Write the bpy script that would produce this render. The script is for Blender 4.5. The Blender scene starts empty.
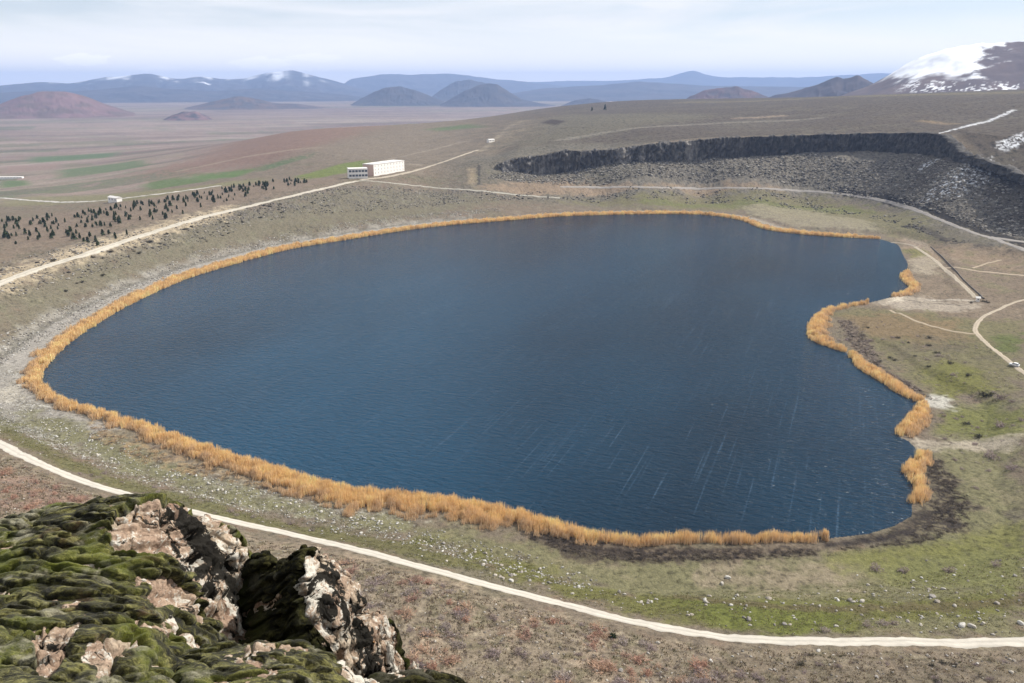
import bpy, math, random
import numpy as np
R = math.radians
random.seed(7)
rng = np.random.default_rng(11)
S = bpy.context.scene
COL = S.collection

# ------------------------------------------------------------------ camera
W, HH, F, CZ, PITCH = 1024, 683, 804.0, 130.0, R(17.7)
cam = bpy.data.objects.new('camera', bpy.data.cameras.new('camera'))
COL.objects.link(cam)
cam.location = (0, 0, CZ)
cam.rotation_euler = (R(90) - PITCH, 0, 0)
cam.data.sensor_width = 36
cam.data.lens = F / W * 36
cam.data.clip_start = 0.1
cam.data.clip_end = 200000
S.camera = cam

# ------------------------------------------------------------------ sky and sun
SUN_AZ, SUN_EL = 68.0, 44.0          # azimuth to the right of the view direction
world = bpy.data.worlds.new('World')
S.world = world
world.use_nodes = True
wt = world.node_tree
for n in list(wt.nodes):
    wt.nodes.remove(n)
def wn(kind):
    return wt.nodes.new(kind)
sky = wn('ShaderNodeTexSky')
sky.sky_type = 'NISHITA'
sky.sun_disc = False
sky.sun_elevation = R(SUN_EL)
sky.sun_rotation = R(SUN_AZ)
sky.altitude = 1300
sky.air_density = 1.0
sky.dust_density = 1.2
sky.ozone_density = 1.5
tc = wn('ShaderNodeTexCoord')
mp = wn('ShaderNodeMapping'); mp.inputs['Scale'].default_value = (1.0, 1.0, 7.5)
n1 = wn('ShaderNodeTexNoise'); n1.inputs['Scale'].default_value = 2.6; n1.inputs['Detail'].default_value = 7; n1.inputs['Roughness'].default_value = 0.55; n1.inputs['Distortion'].default_value = 0.5
r1 = wn('ShaderNodeValToRGB'); r1.color_ramp.elements[0].position = 0.40; r1.color_ramp.elements[1].position = 0.60
r1.color_ramp.elements[0].color = (0.50, 0.50, 0.50, 1); r1.color_ramp.elements[1].color = (1, 1, 1, 1)
mx = wn('ShaderNodeMix'); mx.data_type = 'RGBA'
CLOUD = (8.5, 8.6, 8.7, 1)
mx.inputs['B'].default_value = CLOUD
bg = wn('ShaderNodeBackground'); bg.inputs['Strength'].default_value = 0.086
wo = wn('ShaderNodeOutputWorld')
wt.links.new(tc.outputs['Generated'], mp.inputs['Vector'])
wt.links.new(mp.outputs['Vector'], n1.inputs['Vector'])
wt.links.new(n1.outputs['Fac'], r1.inputs['Fac'])
wt.links.new(r1.outputs['Color'], mx.inputs['Factor'])
wt.links.new(sky.outputs['Color'], mx.inputs['A'])
last = mx.outputs['Result']
def cloud(px, py, wpx, hpx, k):
    """a small bright cloud low in the sky, placed by its direction"""
    global last
    a = (px - 512) / 804.0; b = (341.5 - py) / 804.0
    d = np.array([a, math.cos(PITCH) + b * math.sin(PITCH), -math.sin(PITCH) + b * math.cos(PITCH)]); d /= np.linalg.norm(d)
    q = wn('ShaderNodeMapping'); q.vector_type = 'POINT'; sx, sz = 804.0 / wpx, 804.0 / hpx
    q.inputs['Scale'].default_value = (sx, sx, sz); q.inputs['Location'].default_value = (-d[0] * sx, -d[1] * sx, -d[2] * sz)
    wt.links.new(tc.outputs['Generated'], q.inputs['Vector'])
    ln = wn('ShaderNodeVectorMath'); ln.operation = 'LENGTH'; wt.links.new(q.outputs['Vector'], ln.inputs[0])
    nz = wn('ShaderNodeTexNoise'); nz.inputs['Scale'].default_value = 1.3; nz.inputs['Detail'].default_value = 5; wt.links.new(q.outputs['Vector'], nz.inputs['Vector'])
    ad = wn('ShaderNodeMath'); ad.operation = 'MULTIPLY_ADD'; ad.inputs[1].default_value = 1.6; wt.links.new(nz.outputs['Fac'], ad.inputs[0]); wt.links.new(ln.outputs['Value'], ad.inputs[2])
    rp = wn('ShaderNodeValToRGB'); rp.color_ramp.elements[0].position = 0.9; rp.color_ramp.elements[0].color = (k, k, k, 1); rp.color_ramp.elements[1].position = 1.0; rp.color_ramp.elements[1].color = (0, 0, 0, 1)
    sb = wn('ShaderNodeMath'); sb.operation = 'MULTIPLY'; sb.inputs[1].default_value = 0.55; wt.links.new(ad.outputs[0], sb.inputs[0]); wt.links.new(sb.outputs[0], rp.inputs['Fac'])
    m = wn('ShaderNodeMix'); m.data_type = 'RGBA'; m.inputs['B'].default_value = (13, 12.8, 12.5, 1)
    wt.links.new(rp.outputs['Color'], m.inputs['Factor']); wt.links.new(last, m.inputs['A']); last = m.outputs['Result']
cloud(84, 60, 20, 5, 0.75); cloud(262, 64, 26, 6, 0.55); cloud(160, 70, 16, 3.5, 0.5); cloud(316, 58, 24, 4, 0.35)
# the pale glare low over the horizon
sx_n = wn('ShaderNodeSeparateXYZ'); wt.links.new(tc.outputs['Generated'], sx_n.inputs[0])
gl = wn('ShaderNodeValToRGB'); gl.color_ramp.elements[0].position = 0.0; gl.color_ramp.elements[0].color = (1, 1, 1, 1); gl.color_ramp.elements[1].position = 0.075; gl.color_ramp.elements[1].color = (0, 0, 0, 1)
wt.links.new(sx_n.outputs['Z'], gl.inputs['Fac'])
gm = wn('ShaderNodeMix'); gm.data_type = 'RGBA'; gm.inputs['B'].default_value = (12.5, 11.8, 11.0, 1)
wt.links.new(gl.outputs['Color'], gm.inputs['Factor']); wt.links.new(last, gm.inputs['A'])
wt.links.new(gm.outputs['Result'], bg.inputs['Color'])
wt.links.new(bg.outputs['Background'], wo.inputs['Surface'])

sun = bpy.data.objects.new('sun', bpy.data.lights.new('sun', 'SUN'))
COL.objects.link(sun)
sun.data.energy = 5.0
sun.data.angle = R(0.5)
sun.data.color = (1.0, 0.95, 0.87)
sun.rotation_euler = (R(90 - SUN_EL), 0, R(180 - SUN_AZ))
# lamp looks along -Z: tilt so that light comes from azimuth SUN_AZ (clockwise from +Y)
from mathutils import Vector
_sd = Vector((math.sin(R(SUN_AZ)) * math.cos(R(SUN_EL)), math.cos(R(SUN_AZ)) * math.cos(R(SUN_EL)), math.sin(R(SUN_EL))))
sun.rotation_euler = _sd.to_track_quat('Z', 'Y').to_euler()

S.view_settings.view_transform = 'Standard'
S.view_settings.look = 'None'
S.view_settings.exposure = 0.47
S.view_settings.gamma = 1
S.view_settings.use_curve_mapping = False

# ------------------------------------------------------------------ numpy helpers
def sstep(a, b, x):
    t = np.clip((x - a) / (b - a), 0, 1)
    return t * t * (3 - 2 * t)
def _h(ix, iy, iz, seed):
    h = (ix.astype(np.int64) * 374761393 + iy.astype(np.int64) * 668265263 + iz.astype(np.int64) * 2147483647 + seed * 974634217) & 0xFFFFFFFF
    h = ((h ^ (h >> 13)) * 1274126177) & 0xFFFFFFFF
    h = ((h ^ (h >> 16)) * 2246822519) & 0xFFFFFFFF
    return ((h ^ (h >> 15)) & 0xFFFFFF).astype(np.float64) / 0xFFFFFF
ZERO = np.zeros(1, np.int64)
def noise2(x, y, seed=0):
    x = np.asarray(x, float); y = np.asarray(y, float)
    ix = np.floor(x).astype(np.int64); iy = np.floor(y).astype(np.int64)
    fx = x - ix; fy = y - iy
    u = fx * fx * fx * (fx * (fx * 6 - 15) + 10); v = fy * fy * fy * (fy * (fy * 6 - 15) + 10)
    def g(dx, dy):
        a = _h(ix + dx, iy + dy, ZERO, seed) * (2 * math.pi)
        return np.cos(a) * (fx - dx) + np.sin(a) * (fy - dy)
    a = g(0, 0); b = g(1, 0); c = g(0, 1); d = g(1, 1)
    return ((a + (b - a) * u) + ((c + (d - c) * u) - (a + (b - a) * u)) * v) * 1.5
def fbm(x, y, oct=4, seed=0, gain=0.5):
    s = 0; a = 1; t = 0
    for k in range(oct):
        s = s + a * noise2(np.asarray(x) * 2 ** k + 17.3 * k, np.asarray(y) * 2 ** k - 9.1 * k, seed + k)
        t += a; a *= gain
    return s / t * 1.35
def noise3(x, y, z, seed=0):
    ix = np.floor(x).astype(np.int64); iy = np.floor(y).astype(np.int64); iz = np.floor(z).astype(np.int64)
    fx = x - ix; fy = y - iy; fz = z - iz
    u = fx * fx * (3 - 2 * fx); v = fy * fy * (3 - 2 * fy); w = fz * fz * (3 - 2 * fz)
    def q(dx, dy, dz): return _h(ix + dx, iy + dy, iz + dz, seed)
    def L(a, b, t): return a + (b - a) * t
    return L(L(L(q(0,0,0), q(1,0,0), u), L(q(0,1,0), q(1,1,0), u), v), L(L(q(0,0,1), q(1,0,1), u), L(q(0,1,1), q(1,1,1), u), v), w) * 2 - 1
def fbm3(x, y, z, oct=4, seed=0, gain=0.5):
    s = 0; a = 1; t = 0
    for k in range(oct):
        s = s + a * noise3(x * 2 ** k + 5.1 * k, y * 2 ** k + 3.7 * k, z * 2 ** k - 1.9 * k, seed + k); t += a; a *= gain
    return s / t * 1.3
def worley(x, y, seed=0):
    """distance to the nearest jittered point, to the second, and the id of the cell"""
    ix = np.floor(x).astype(np.int64); iy = np.floor(y).astype(np.int64)
    f1 = np.full(x.shape, 9.0); f2 = np.full(x.shape, 9.0); cid = np.zeros(x.shape)
    for dx in (-1, 0, 1):
        for dy in (-1, 0, 1):
            cx = ix + dx; cy = iy + dy
            px = cx + _h(cx, cy, ZERO, seed); py = cy + _h(cx, cy, ZERO, seed + 51)
            d = np.hypot(px - x, py - y)
            m = d < f1
            f2 = np.where(m, f1, np.minimum(f2, d)); cid = np.where(m, _h(cx, cy, ZERO, seed + 99), cid); f1 = np.where(m, d, f1)
    return f1, f2, cid
def ray(px, py):
    a = (np.asarray(px, float) - 512) / F; b = (341.5 - np.asarray(py, float)) / F
    y = math.cos(PITCH) + b * math.sin(PITCH); z = -math.sin(PITCH) + b * math.cos(PITCH)
    return np.arctan2(a, y), -z / np.hypot(a, y)
def at_z(px, py, z):
    az, t = ray(px, py); r = (CZ - z) / t
    return np.array([r * math.sin(az), r * math.cos(az), z])
def at_r(px, py, r):
    az, t = ray(px, py)
    return np.array([r * math.sin(az), r * math.cos(az), CZ - r * t])

# ------------------------------------------------------------------ mesh + object helpers
def mesh_np(name, V, Fc, mat, cols=None, smooth=False, attrs=None):
    """V (n,3), Fc (m,3) or (m,4) integer array, or a list of such arrays"""
    me = bpy.data.meshes.new(name)
    V = np.asarray(V, np.float32)
    Fl = Fc if isinstance(Fc, list) else [Fc]
    Fl = [np.asarray(f, np.int32) for f in Fl if len(f)]
    nl = sum(f.size for f in Fl); nf = sum(len(f) for f in Fl)
    me.vertices.add(len(V)); me.vertices.foreach_set('co', V.ravel())
    me.loops.add(nl); me.loops.foreach_set('vertex_index', np.concatenate([f.ravel() for f in Fl]))
    st = []; o = 0
    for f in Fl:
        st.append(o + np.arange(len(f), dtype=np.int32) * f.shape[1]); o += f.size
    me.polygons.add(nf); me.polygons.foreach_set('loop_start', np.concatenate(st))
    if smooth:
        me.polygons.foreach_set('use_smooth', np.ones(nf, bool))
    me.update(calc_edges=True)
    if cols is not None:
        a = me.color_attributes.new('Col', 'FLOAT_COLOR', 'POINT')
        c = np.ones((len(V), 4), np.float32); c[:, :3] = cols
        a.data.foreach_set('color', c.ravel())
    for k, v in (attrs or {}).items():
        a = me.attributes.new(k, 'FLOAT', 'POINT'); a.data.foreach_set('value', np.asarray(v, np.float32))
    if mat is not None:
        me.materials.append(mat)
    return me
def link(name, me, parent=None, loc=None, rot=None, scale=None):
    o = bpy.data.objects.new(name, me); COL.objects.link(o)
    if parent is not None: o.parent = parent
    if loc is not None: o.location = loc
    if rot is not None: o.rotation_euler = rot
    if scale is not None: o.scale = scale
    return o
def tag(o, label=None, cat=None, group=None, kind=None):
    if label: o['label'] = label
    if cat: o['category'] = cat
    if group: o['group'] = group
    if kind: o['kind'] = kind
    return o
def empty(name, loc, rz=0):
    o = bpy.data.objects.new(name, None); COL.objects.link(o); o.location = loc; o.rotation_euler = (0, 0, rz)
    return o
def grid_faces(nr, nc, wrap=False):
    i = np.arange(nr - 1)[:, None]; j = np.arange(nc if wrap else nc - 1)[None, :]
    a = i * nc + j; b = i * nc + (j + 1) % nc
    return np.stack([a, b, b + nc, a + nc], -1).reshape(-1, 4)

# ------------------------------------------------------------------ materials
class NT:
    def __init__(s, name):
        s.m = bpy.data.materials.new(name); s.m.use_nodes = True
        s.t = s.m.node_tree; s.b = s.t.nodes['Principled BSDF']; s.out = s.t.nodes['Material Output']
    def n(s, kind, **kw):
        n = s.t.nodes.new(kind)
        for k, v in kw.items():
            if k in n.inputs: n.inputs[k].default_value = v
            else: setattr(n, k, v)
        return n
    def l(s, a, b): s.t.links.new(a, b)
    def noise(s, vec, scale, detail=3, rough=0.55, dist=0.0):
        n = s.n('ShaderNodeTexNoise'); n.inputs['Scale'].default_value = scale; n.inputs['Detail'].default_value = detail
        n.inputs['Roughness'].default_value = rough; n.inputs['Distortion'].default_value = dist
        if vec is not None: s.l(vec, n.inputs['Vector'])
        return n
    def ramp(s, fac, stops):
        n = s.n('ShaderNodeValToRGB'); e = n.color_ramp.elements
        while len(e) < len(stops): e.new(0.5)
        for k, (p, c) in enumerate(stops):
            e[k].position = p; e[k].color = (c, c, c, 1) if not hasattr(c, '__len__') else tuple(c) + (1,)
        s.l(fac, n.inputs['Fac'])
        return n
    def mix(s, fac, a, b, blend='MIX'):
        n = s.n('ShaderNodeMix', data_type='RGBA', blend_type=blend)
        for k, v in (('Factor', fac), ('A', a), ('B', b)):
            if hasattr(v, 'node'): s.l(v, n.inputs[k])
            elif hasattr(v, '__len__'): n.inputs[k].default_value = tuple(v) + (1,)
            else: n.inputs[k].default_value = v
        return n.outputs['Result']
    def bump(s, height, strength, dist, normal=None):
        n = s.n('ShaderNodeBump'); n.inputs['Strength'].default_value = strength; n.inputs['Distance'].default_value = dist
        s.l(height, n.inputs['Height'])
        if normal is not None: s.l(normal, n.inputs['Normal'])
        return n.outputs['Normal']
def mat_col(name, rough=0.9, var=(0.7, 1.3), scale=3.0, bump=0.0):
    """per-vertex colour times a fine noise"""
    s = NT(name)
    c = s.n('ShaderNodeVertexColor', layer_name='Col')
    g = s.n('ShaderNodeNewGeometry')
    nz = s.noise(g.outputs['Position'], scale, 4)
    rp = s.ramp(nz.outputs['Fac'], [(0.3, var[0]), (0.7, var[1])])
    s.l(s.mix(1.0, c.outputs['Color'], rp.outputs['Color'], 'MULTIPLY'), s.b.inputs['Base Color'])
    s.b.inputs['Roughness'].default_value = rough
    s.b.inputs['Specular IOR Level'].default_value = 0.15
    if bump: s.l(s.bump(nz.outputs['Fac'], 1.0, bump), s.b.inputs['Normal'])
    return s.m
def mat_flat(name, col, rough=0.8, var=0.2, scale=2.0, bump=0.0):
    s = NT(name)
    tcn = s.n('ShaderNodeTexCoord')
    nz = s.noise(tcn.outputs['Object'], scale, 5)
    rp = s.ramp(nz.outputs['Fac'], [(0.3, tuple(v * (1 - var) for v in col)), (0.7, tuple(min(1, v * (1 + var)) for v in col))])
    s.l(rp.outputs['Color'], s.b.inputs['Base Color'])
    s.b.inputs['Roughness'].default_value = rough
    s.b.inputs['Specular IOR Level'].default_value = 0.2
    if bump: s.l(s.bump(nz.outputs['Fac'], 1.0, bump), s.b.inputs['Normal'])
    return s.m

# ------------------------------------------------------------------ lake outline (picture points carried to the lake level z = 0)
SHORE = [(38,376),(60,349),(90,327),(120,309),(150,294),(185,279),(230,265),(290,249),(350,239),(400,231),(450,225),(500,221),(550,217),
 (600,215),(660,214),(705,215),(740,220),(765,229),(800,234),(840,237),(880,239),(897,244),(903,255),(908,265),(904,276),(902,281),(912,289),
 (892,297),(868,303),(835,310),(821,315),(813,325),(810,337),(821,344),(842,350),(852,357),(862,369),(882,381),(899,393),(916,401),(921,404),
 (916,413),(902,428),(899,437),(909,441),(921,455),(911,464),(906,474),(916,484),(919,494),(912,505),(912,516),(895,526),(868,534),(825,539),
 (760,541),(680,541),(640,543),(600,538),(560,528),(520,517),(480,508),(440,501),(400,497),(360,494),(330,488),(300,479),(270,469),(240,461),
 (210,452),(180,441),(150,429),(110,417),(80,409),(60,401),(45,391)]
LAKE = np.array([at_z(x, y, 0.0)[:2] for x, y in SHORE])
def smooth_closed(P, step):
    n = len(P); out = []
    for i in range(n):
        a, b, c, d = P[i - 1], P[i], P[(i + 1) % n], P[(i + 2) % n]
        k = max(1, int(np.hypot(*(c - b)) / step))
        for j in range(k):
            t = j / k
            out.append(0.5 * (2 * b + (c - a) * t + (2 * a - 5 * b + 4 * c - d) * t * t + (3 * b - a - 3 * c + d) * t ** 3))
    return np.array(out)
def smooth_open(P, step):
    P = np.asarray(P, float)
    Q = np.vstack([2 * P[0] - P[1], P, 2 * P[-1] - P[-2]]); out = []
    for i in range(1, len(Q) - 2):
        a, b, c, d = Q[i - 1], Q[i], Q[i + 1], Q[i + 2]
        k = max(1, int(np.hypot(*(c - b)[:2]) / step))
        for j in range(k):
            t = j / k
            out.append(0.5 * (2 * b + (c - a) * t + (2 * a - 5 * b + 4 * c - d) * t * t + (3 * b - a - 3 * c + d) * t ** 3))
    out.append(P[-1])
    return np.array(out)
LAKE = smooth_closed(LAKE, 12.0)
def seg_dist(x, y, P, closed=False, extra=None):
    """distance from points to a polyline (and, with extra, an interpolated value along it)"""
    d = np.full(x.shape, 1e9); val = np.zeros(x.shape)
    n = len(P)
    for i in range(n if closed else n - 1):
        a = P[i]; b = P[(i + 1) % n]; ex, ey = b - a; L2 = ex * ex + ey * ey + 1e-9
        t = np.clip(((x - a[0]) * ex + (y - a[1]) * ey) / L2, 0, 1)
        q = np.hypot(x - a[0] - t * ex, y - a[1] - t * ey)
        if extra is not None:
            val = np.where(q < d, extra[i] + (extra[(i + 1) % n] - extra[i]) * t, val)
        d = np.minimum(d, q)
    return (d, val) if extra is not None else d
def inside(x, y, P):
    c = np.zeros(x.shape, bool); n = len(P)
    for i in range(n):
        a = P[i]; b = P[(i + 1) % n]
        m = (a[1] > y) != (b[1] > y)
        if abs(b[1] - a[1]) > 1e-9:
            c ^= m & (x < (b[0] - a[0]) * (y - a[1]) / (b[1] - a[1]) + a[0])
    return c
def poly_sd(x, y, P):
    """signed distance, positive inside; far points get a cheap large negative value"""
    out = np.full(x.shape, -1e4)
    lo = P.min(0); hi = P.max(0); pad = 0.5 * max(hi - lo) + 60
    m = (x > lo[0] - pad) & (x < hi[0] + pad) & (y > lo[1] - pad) & (y < hi[1] + pad)
    xs, ys = x[m], y[m]
    d = seg_dist(xs, ys, P, True)
    out[m] = np.where(inside(xs, ys, P), d, -d)
    return out

# ------------------------------------------------------------------ the cliff line (base and top traced, with ranges)
CL_PX   = [497, 520, 560, 609, 652, 700, 747, 815, 870, 917, 945, 965, 985, 1005, 1024, 1060, 1110]
CL_BASE = [167, 171, 173, 161, 161, 156, 156, 151, 151, 152, 153, 157, 162, 169, 177, 186, 196]
CL_TOP  = [161, 157, 152, 149, 144, 139, 137, 135, 134, 134, 136, 138, 146, 154, 160, 166, 174]
CL_R    = [1010, 1014, 1020, 1030, 1045, 1058, 1076, 1100, 1098, 1052, 1000, 958, 918, 886, 862, 815, 760]
CLB = np.array([at_r(x, y, r) for x, y, r in zip(CL_PX, CL_BASE, CL_R)])
CLT = np.array([at_r(x, y, r + 5) for x, y, r in zip(CL_PX, CL_TOP, CL_R)])
CLH = np.maximum(CLT[:, 2] - CLB[:, 2], 0.5); CLH[0] = 1.0
CL_AZ = np.arctan2(CLB[:, 0], CLB[:, 1])
_ta = np.linspace(CL_AZ[0] - 0.1, CL_AZ[-1] + 0.3, 900)
def _sm(v, w=14):
    k = np.exp(-np.linspace(-2, 2, 2 * w + 1) ** 2); k /= k.sum()
    return np.convolve(np.pad(v, w, 'edge'), k, 'valid')
_tr = _sm(np.interp(_ta, CL_AZ, CL_R), 8)
_th = _sm(np.interp(_ta, CL_AZ, CLH) * sstep(CL_AZ[0] - 0.03, CL_AZ[0] + 0.01, _ta) * (1 - sstep(CL_AZ[-1], CL_AZ[-1] + 0.25, _ta)))
def cliff_r(az): return np.interp(az, _ta, _tr)
def cliff_step(x, y):
    """height of the cliff step at a point: 0 on the lake side of the line, full height behind it, blending into the plateau"""
    az = np.arctan2(x, y); dr = np.hypot(x, y) - cliff_r(az)
    return np.interp(az, _ta, _th) * sstep(3.0, 7.0, dr) * (1 - sstep(20, 420, dr))

# ------------------------------------------------------------------ terrain: control points, then a thin-plate surface in (azimuth, log range)
CP = []   # x, y, z
for px, py, z in [  # traced picture points with the height they stand at
 (0,285,16),(100,246,18),(200,217,21),(300,192,25),(345,182,27),(60,300,7),(150,264,9),(250,233,10),(350,212,11),(450,202,9),(0,330,8),
 (0,385,2.5),(0,420,5),(0,443,8),(60,474,10),(120,492,11),(220,518,12),(300,537,12),(400,562,12),(500,590,12),(600,615,12),(700,634,12),
 (800,641,12),(900,642,12),(1024,642,12),(200,480,4),(300,508,4),(400,540,5),(600,580,5),(800,590,4),(1000,560,4),(1000,500,3),(90,440,4),
 (0,500,20),(100,520,21),(200,560,22),(300,600,19),(500,660,18),(700,683,18),(1024,683,16),(850,683,17),(400,620,17.5),
 (950,270,3),(1024,275,6),(1024,330,5),(950,340,2.5),(1024,420,5),(960,450,2.5),(1024,500,5),(880,300,1.2),(870,340,1.5),(930,380,2),
 (440,188,16),(520,193,11),(600,190,11),(700,188,12),(800,190,12),(860,196,12),(900,205,12),(950,222,12),(1000,238,12.5),(1024,245,13),
 (560,205,3),(660,205,3),(760,205,4),(840,218,4),(900,232,4),(940,248,3.5),(1000,258,6),
 (370,178,27),(400,172,28),(450,170,28),(470,180,23),
 (0,240,14),(0,222,8),(100,226,18),(100,207,12),(200,201,20),(200,189,14),(300,183,23),(330,177,24)]:
    CP.append(at_z(px, py, z))
for px, py, r in [  # traced picture points with the range they stand at
 (320,171,1150),(0,205,1300),(0,180,1900),(100,190,1500),(100,160,2300),(0,150,3000),(175,166,1700),(230,149,1900),(290,132,2050),(400,125,2200),
 (480,118,2300),(540,112,2300),(300,150,1500),(400,150,1400),(230,170,1450),(450,140,1500),(480,150,1250),(600,110,2200),(700,103,2300),(800,98,2400),
 (900,94,2450),(1024,91,2450),(700,121,1500),(560,140,1200),(620,128,1350),(800,118,1500),(900,114,1400),(1024,118,1250),(200,180,1350),(1024,140,960),(960,128,1080)]:
    CP.append(at_r(px, py, r))
for px in list(range(500, 1100, 24)):
    r = float(cliff_r(ray(px, 150)[0])); b_ = np.interp(px, CL_PX, CL_BASE); t_ = np.interp(px, CL_PX, CL_TOP)
    CP.append(at_r(px, b_, r)); q = at_r(px, t_, r + 5); q[:2] *= (r + 22) / (r + 5); CP.append(q)
for az in (-40, -32, -24, -16, -8, 0, 8, 16, 24, 32, 40):
    for r, z in ((100, 28), (60, 66), (30, 97), (15, 113.5), (8, 121.3), (4, 125.5), (2, 127.6)):
        if az < -15 and r == 100: z = 42
        CP.append(np.array([r * math.sin(R(az)), r * math.cos(R(az)), z]))
    for r, z in ((3300, -62), (4600, -62), (8000, -62), (20000, -62), (45000, -62)):
        if az > -5 and r < 4000: z = 20 if az < 4 else 62
        CP.append(np.array([r * math.sin(R(az)), r * math.cos(R(az)), z]))
for i in range(0, len(LAKE), 6):
    CP.append(np.array([LAKE[i][0], LAKE[i][1], 0.4]))
LC = LAKE.mean(0)
for k in range(10):
    p = LC + (LAKE[int(k * len(LAKE) / 10)] - LC) * 0.6
    CP.append(np.array([p[0], p[1], -6.0]))
CP.append(np.array([LC[0], LC[1], -8.0]))
CP = np.array(CP)
def azr(x, y):
    az = np.arctan2(x, y); d = np.abs(az); lim = R(41)
    t = np.where(d > lim, lim * np.cos(np.clip((d - lim) / (math.pi - lim), 0, 1) * math.pi / 2), d)
    return np.sign(az) * t * 1.6, np.log(np.maximum(np.hypot(x, y), 1.0))
cu, cv = azr(CP[:, 0], CP[:, 1]); cz = CP[:, 2] - cliff_step(CP[:, 0], CP[:, 1])
def kern(d2): return 0.5 * d2 * np.log(d2 + 1e-12)
n = len(CP)
A = np.zeros((n + 3, n + 3)); A[:n, :n] = kern((cu[:, None] - cu) ** 2 + (cv[:, None] - cv) ** 2) + np.eye(n) * 2e-5
A[:n, n] = 1; A[:n, n + 1] = cu; A[:n, n + 2] = cv; A[n:, :n] = A[:n, n:].T
wgt = np.linalg.solve(A, np.concatenate([cz, np.zeros(3)]))
def base_height(x, y):
    u, v = azr(x, y); h = wgt[n] + wgt[n + 1] * u + wgt[n + 2] * v
    for i in range(n):
        h = h + wgt[i] * kern((u - cu[i]) ** 2 + (v - cv[i]) ** 2)
    return h

AZ = np.concatenate([np.radians(np.linspace(-180, -40, 70, endpoint=False)), np.radians(np.arange(-40, 40, 0.075)), np.radians(np.linspace(40, 180, 70, endpoint=False))])
def lg(a, b, s): return np.exp(np.arange(math.log(a), math.log(b), s))
RR = np.concatenate([lg(1.2, 100, 0.06), lg(100, 430, 0.0034), lg(430, 830, 0.005), lg(830, 1090, 0.003), lg(1090, 2700, 0.004), lg(2700, 25500, 0.013)])
NA, NR = len(AZ), len(RR)
AA, RG = np.meshgrid(AZ, RR)
X = (RG * np.sin(AA)).ravel(); Y = (RG * np.cos(AA)).ravel()
Z = base_height(X, Y) + cliff_step(X, Y)
# far plain: level
rad = np.hypot(X, Y)
Z = np.where(rad > 5000, -62 + (Z + 62) * (1 - sstep(5000, 7000, rad)), Z)
# relief
rough = sstep(100, 140, rad) * (1 - 0.85 * sstep(2600, 3600, rad))
LSD = poly_sd(X, Y, LAKE)                                   # + inside the lake
shoref = sstep(5, 70, -LSD)
Z = Z + rough * (0.25 + 0.75 * shoref) * (0.9 * fbm(X / 45, Y / 45, 4, 3) + 0.45 * fbm(X / 9, Y / 9, 3, 8) * (1 - sstep(1300, 2200, rad)))
scree = np.exp(-((rad - cliff_r(AA.ravel()) + 25) / 45) ** 2) * sstep(0.0, 0.08, AA.ravel())
Z = Z + scree * (0.6 * fbm(X / 14, Y / 14, 3, 21) + 0.9 * noise2(X / 4.5, Y / 4.5, 31))
# the shore: dry just outside the outline, a bed sinking inside it
near = np.clip(-LSD, 0, 1e4)
Z = np.where(LSD < 0, np.minimum(np.where(near < 400, np.maximum(Z, 0.15 + 0.015 * np.minimum(near, 40)), Z), 0.15 + 0.02 * near + np.where(near > 25, (near - 25) * 0.35, 0)), -0.1 - np.minimum(LSD, 60) * 0.08)
Z = np.where((rad < 14), Z - 0.0, Z)
ZG = Z.reshape(NR, NA)
LNR = np.log(RR)
def ground(x, y):
    """height of the terrain sheet"""
    x = np.atleast_1d(np.asarray(x, float)); y = np.atleast_1d(np.asarray(y, float))
    az = np.arctan2(x, y); lr = np.log(np.maximum(np.hypot(x, y), 1.2))
    fi = np.interp(lr, LNR, np.arange(NR)); fj = np.interp(az, AZ, np.arange(NA))
    i = np.clip(fi.astype(int), 0, NR - 2); j = np.clip(fj.astype(int), 0, NA - 2); a = fi - i; b = fj - j
    return (ZG[i, j] * (1 - b) + ZG[i, j + 1] * b) * (1 - a) + (ZG[i + 1, j] * (1 - b) + ZG[i + 1, j + 1] * b) * a
def on_ground(px, py, rmin=90):
    """where a picture point meets the terrain"""
    az, t = ray(px, py)
    rr = RR[RR > rmin]; zz = ground(rr * math.sin(az), rr * math.cos(az)); d = zz - (CZ - rr * t)
    k = np.argmax(d > 0) if (d > 0).any() else len(rr) - 1
    r = rr[k]
    if k > 0 and d[k] > 0: r = rr[k - 1] + (rr[k] - rr[k - 1]) * (-d[k - 1]) / (d[k] - d[k - 1] + 1e-9)
    x, y = r * math.sin(az), r * math.cos(az)
    return np.array([x, y, ground(x, y)[0]])
def trace(pts, rmin=90): return np.array([on_ground(a, b, rmin)[:2] for a, b in pts])

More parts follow.
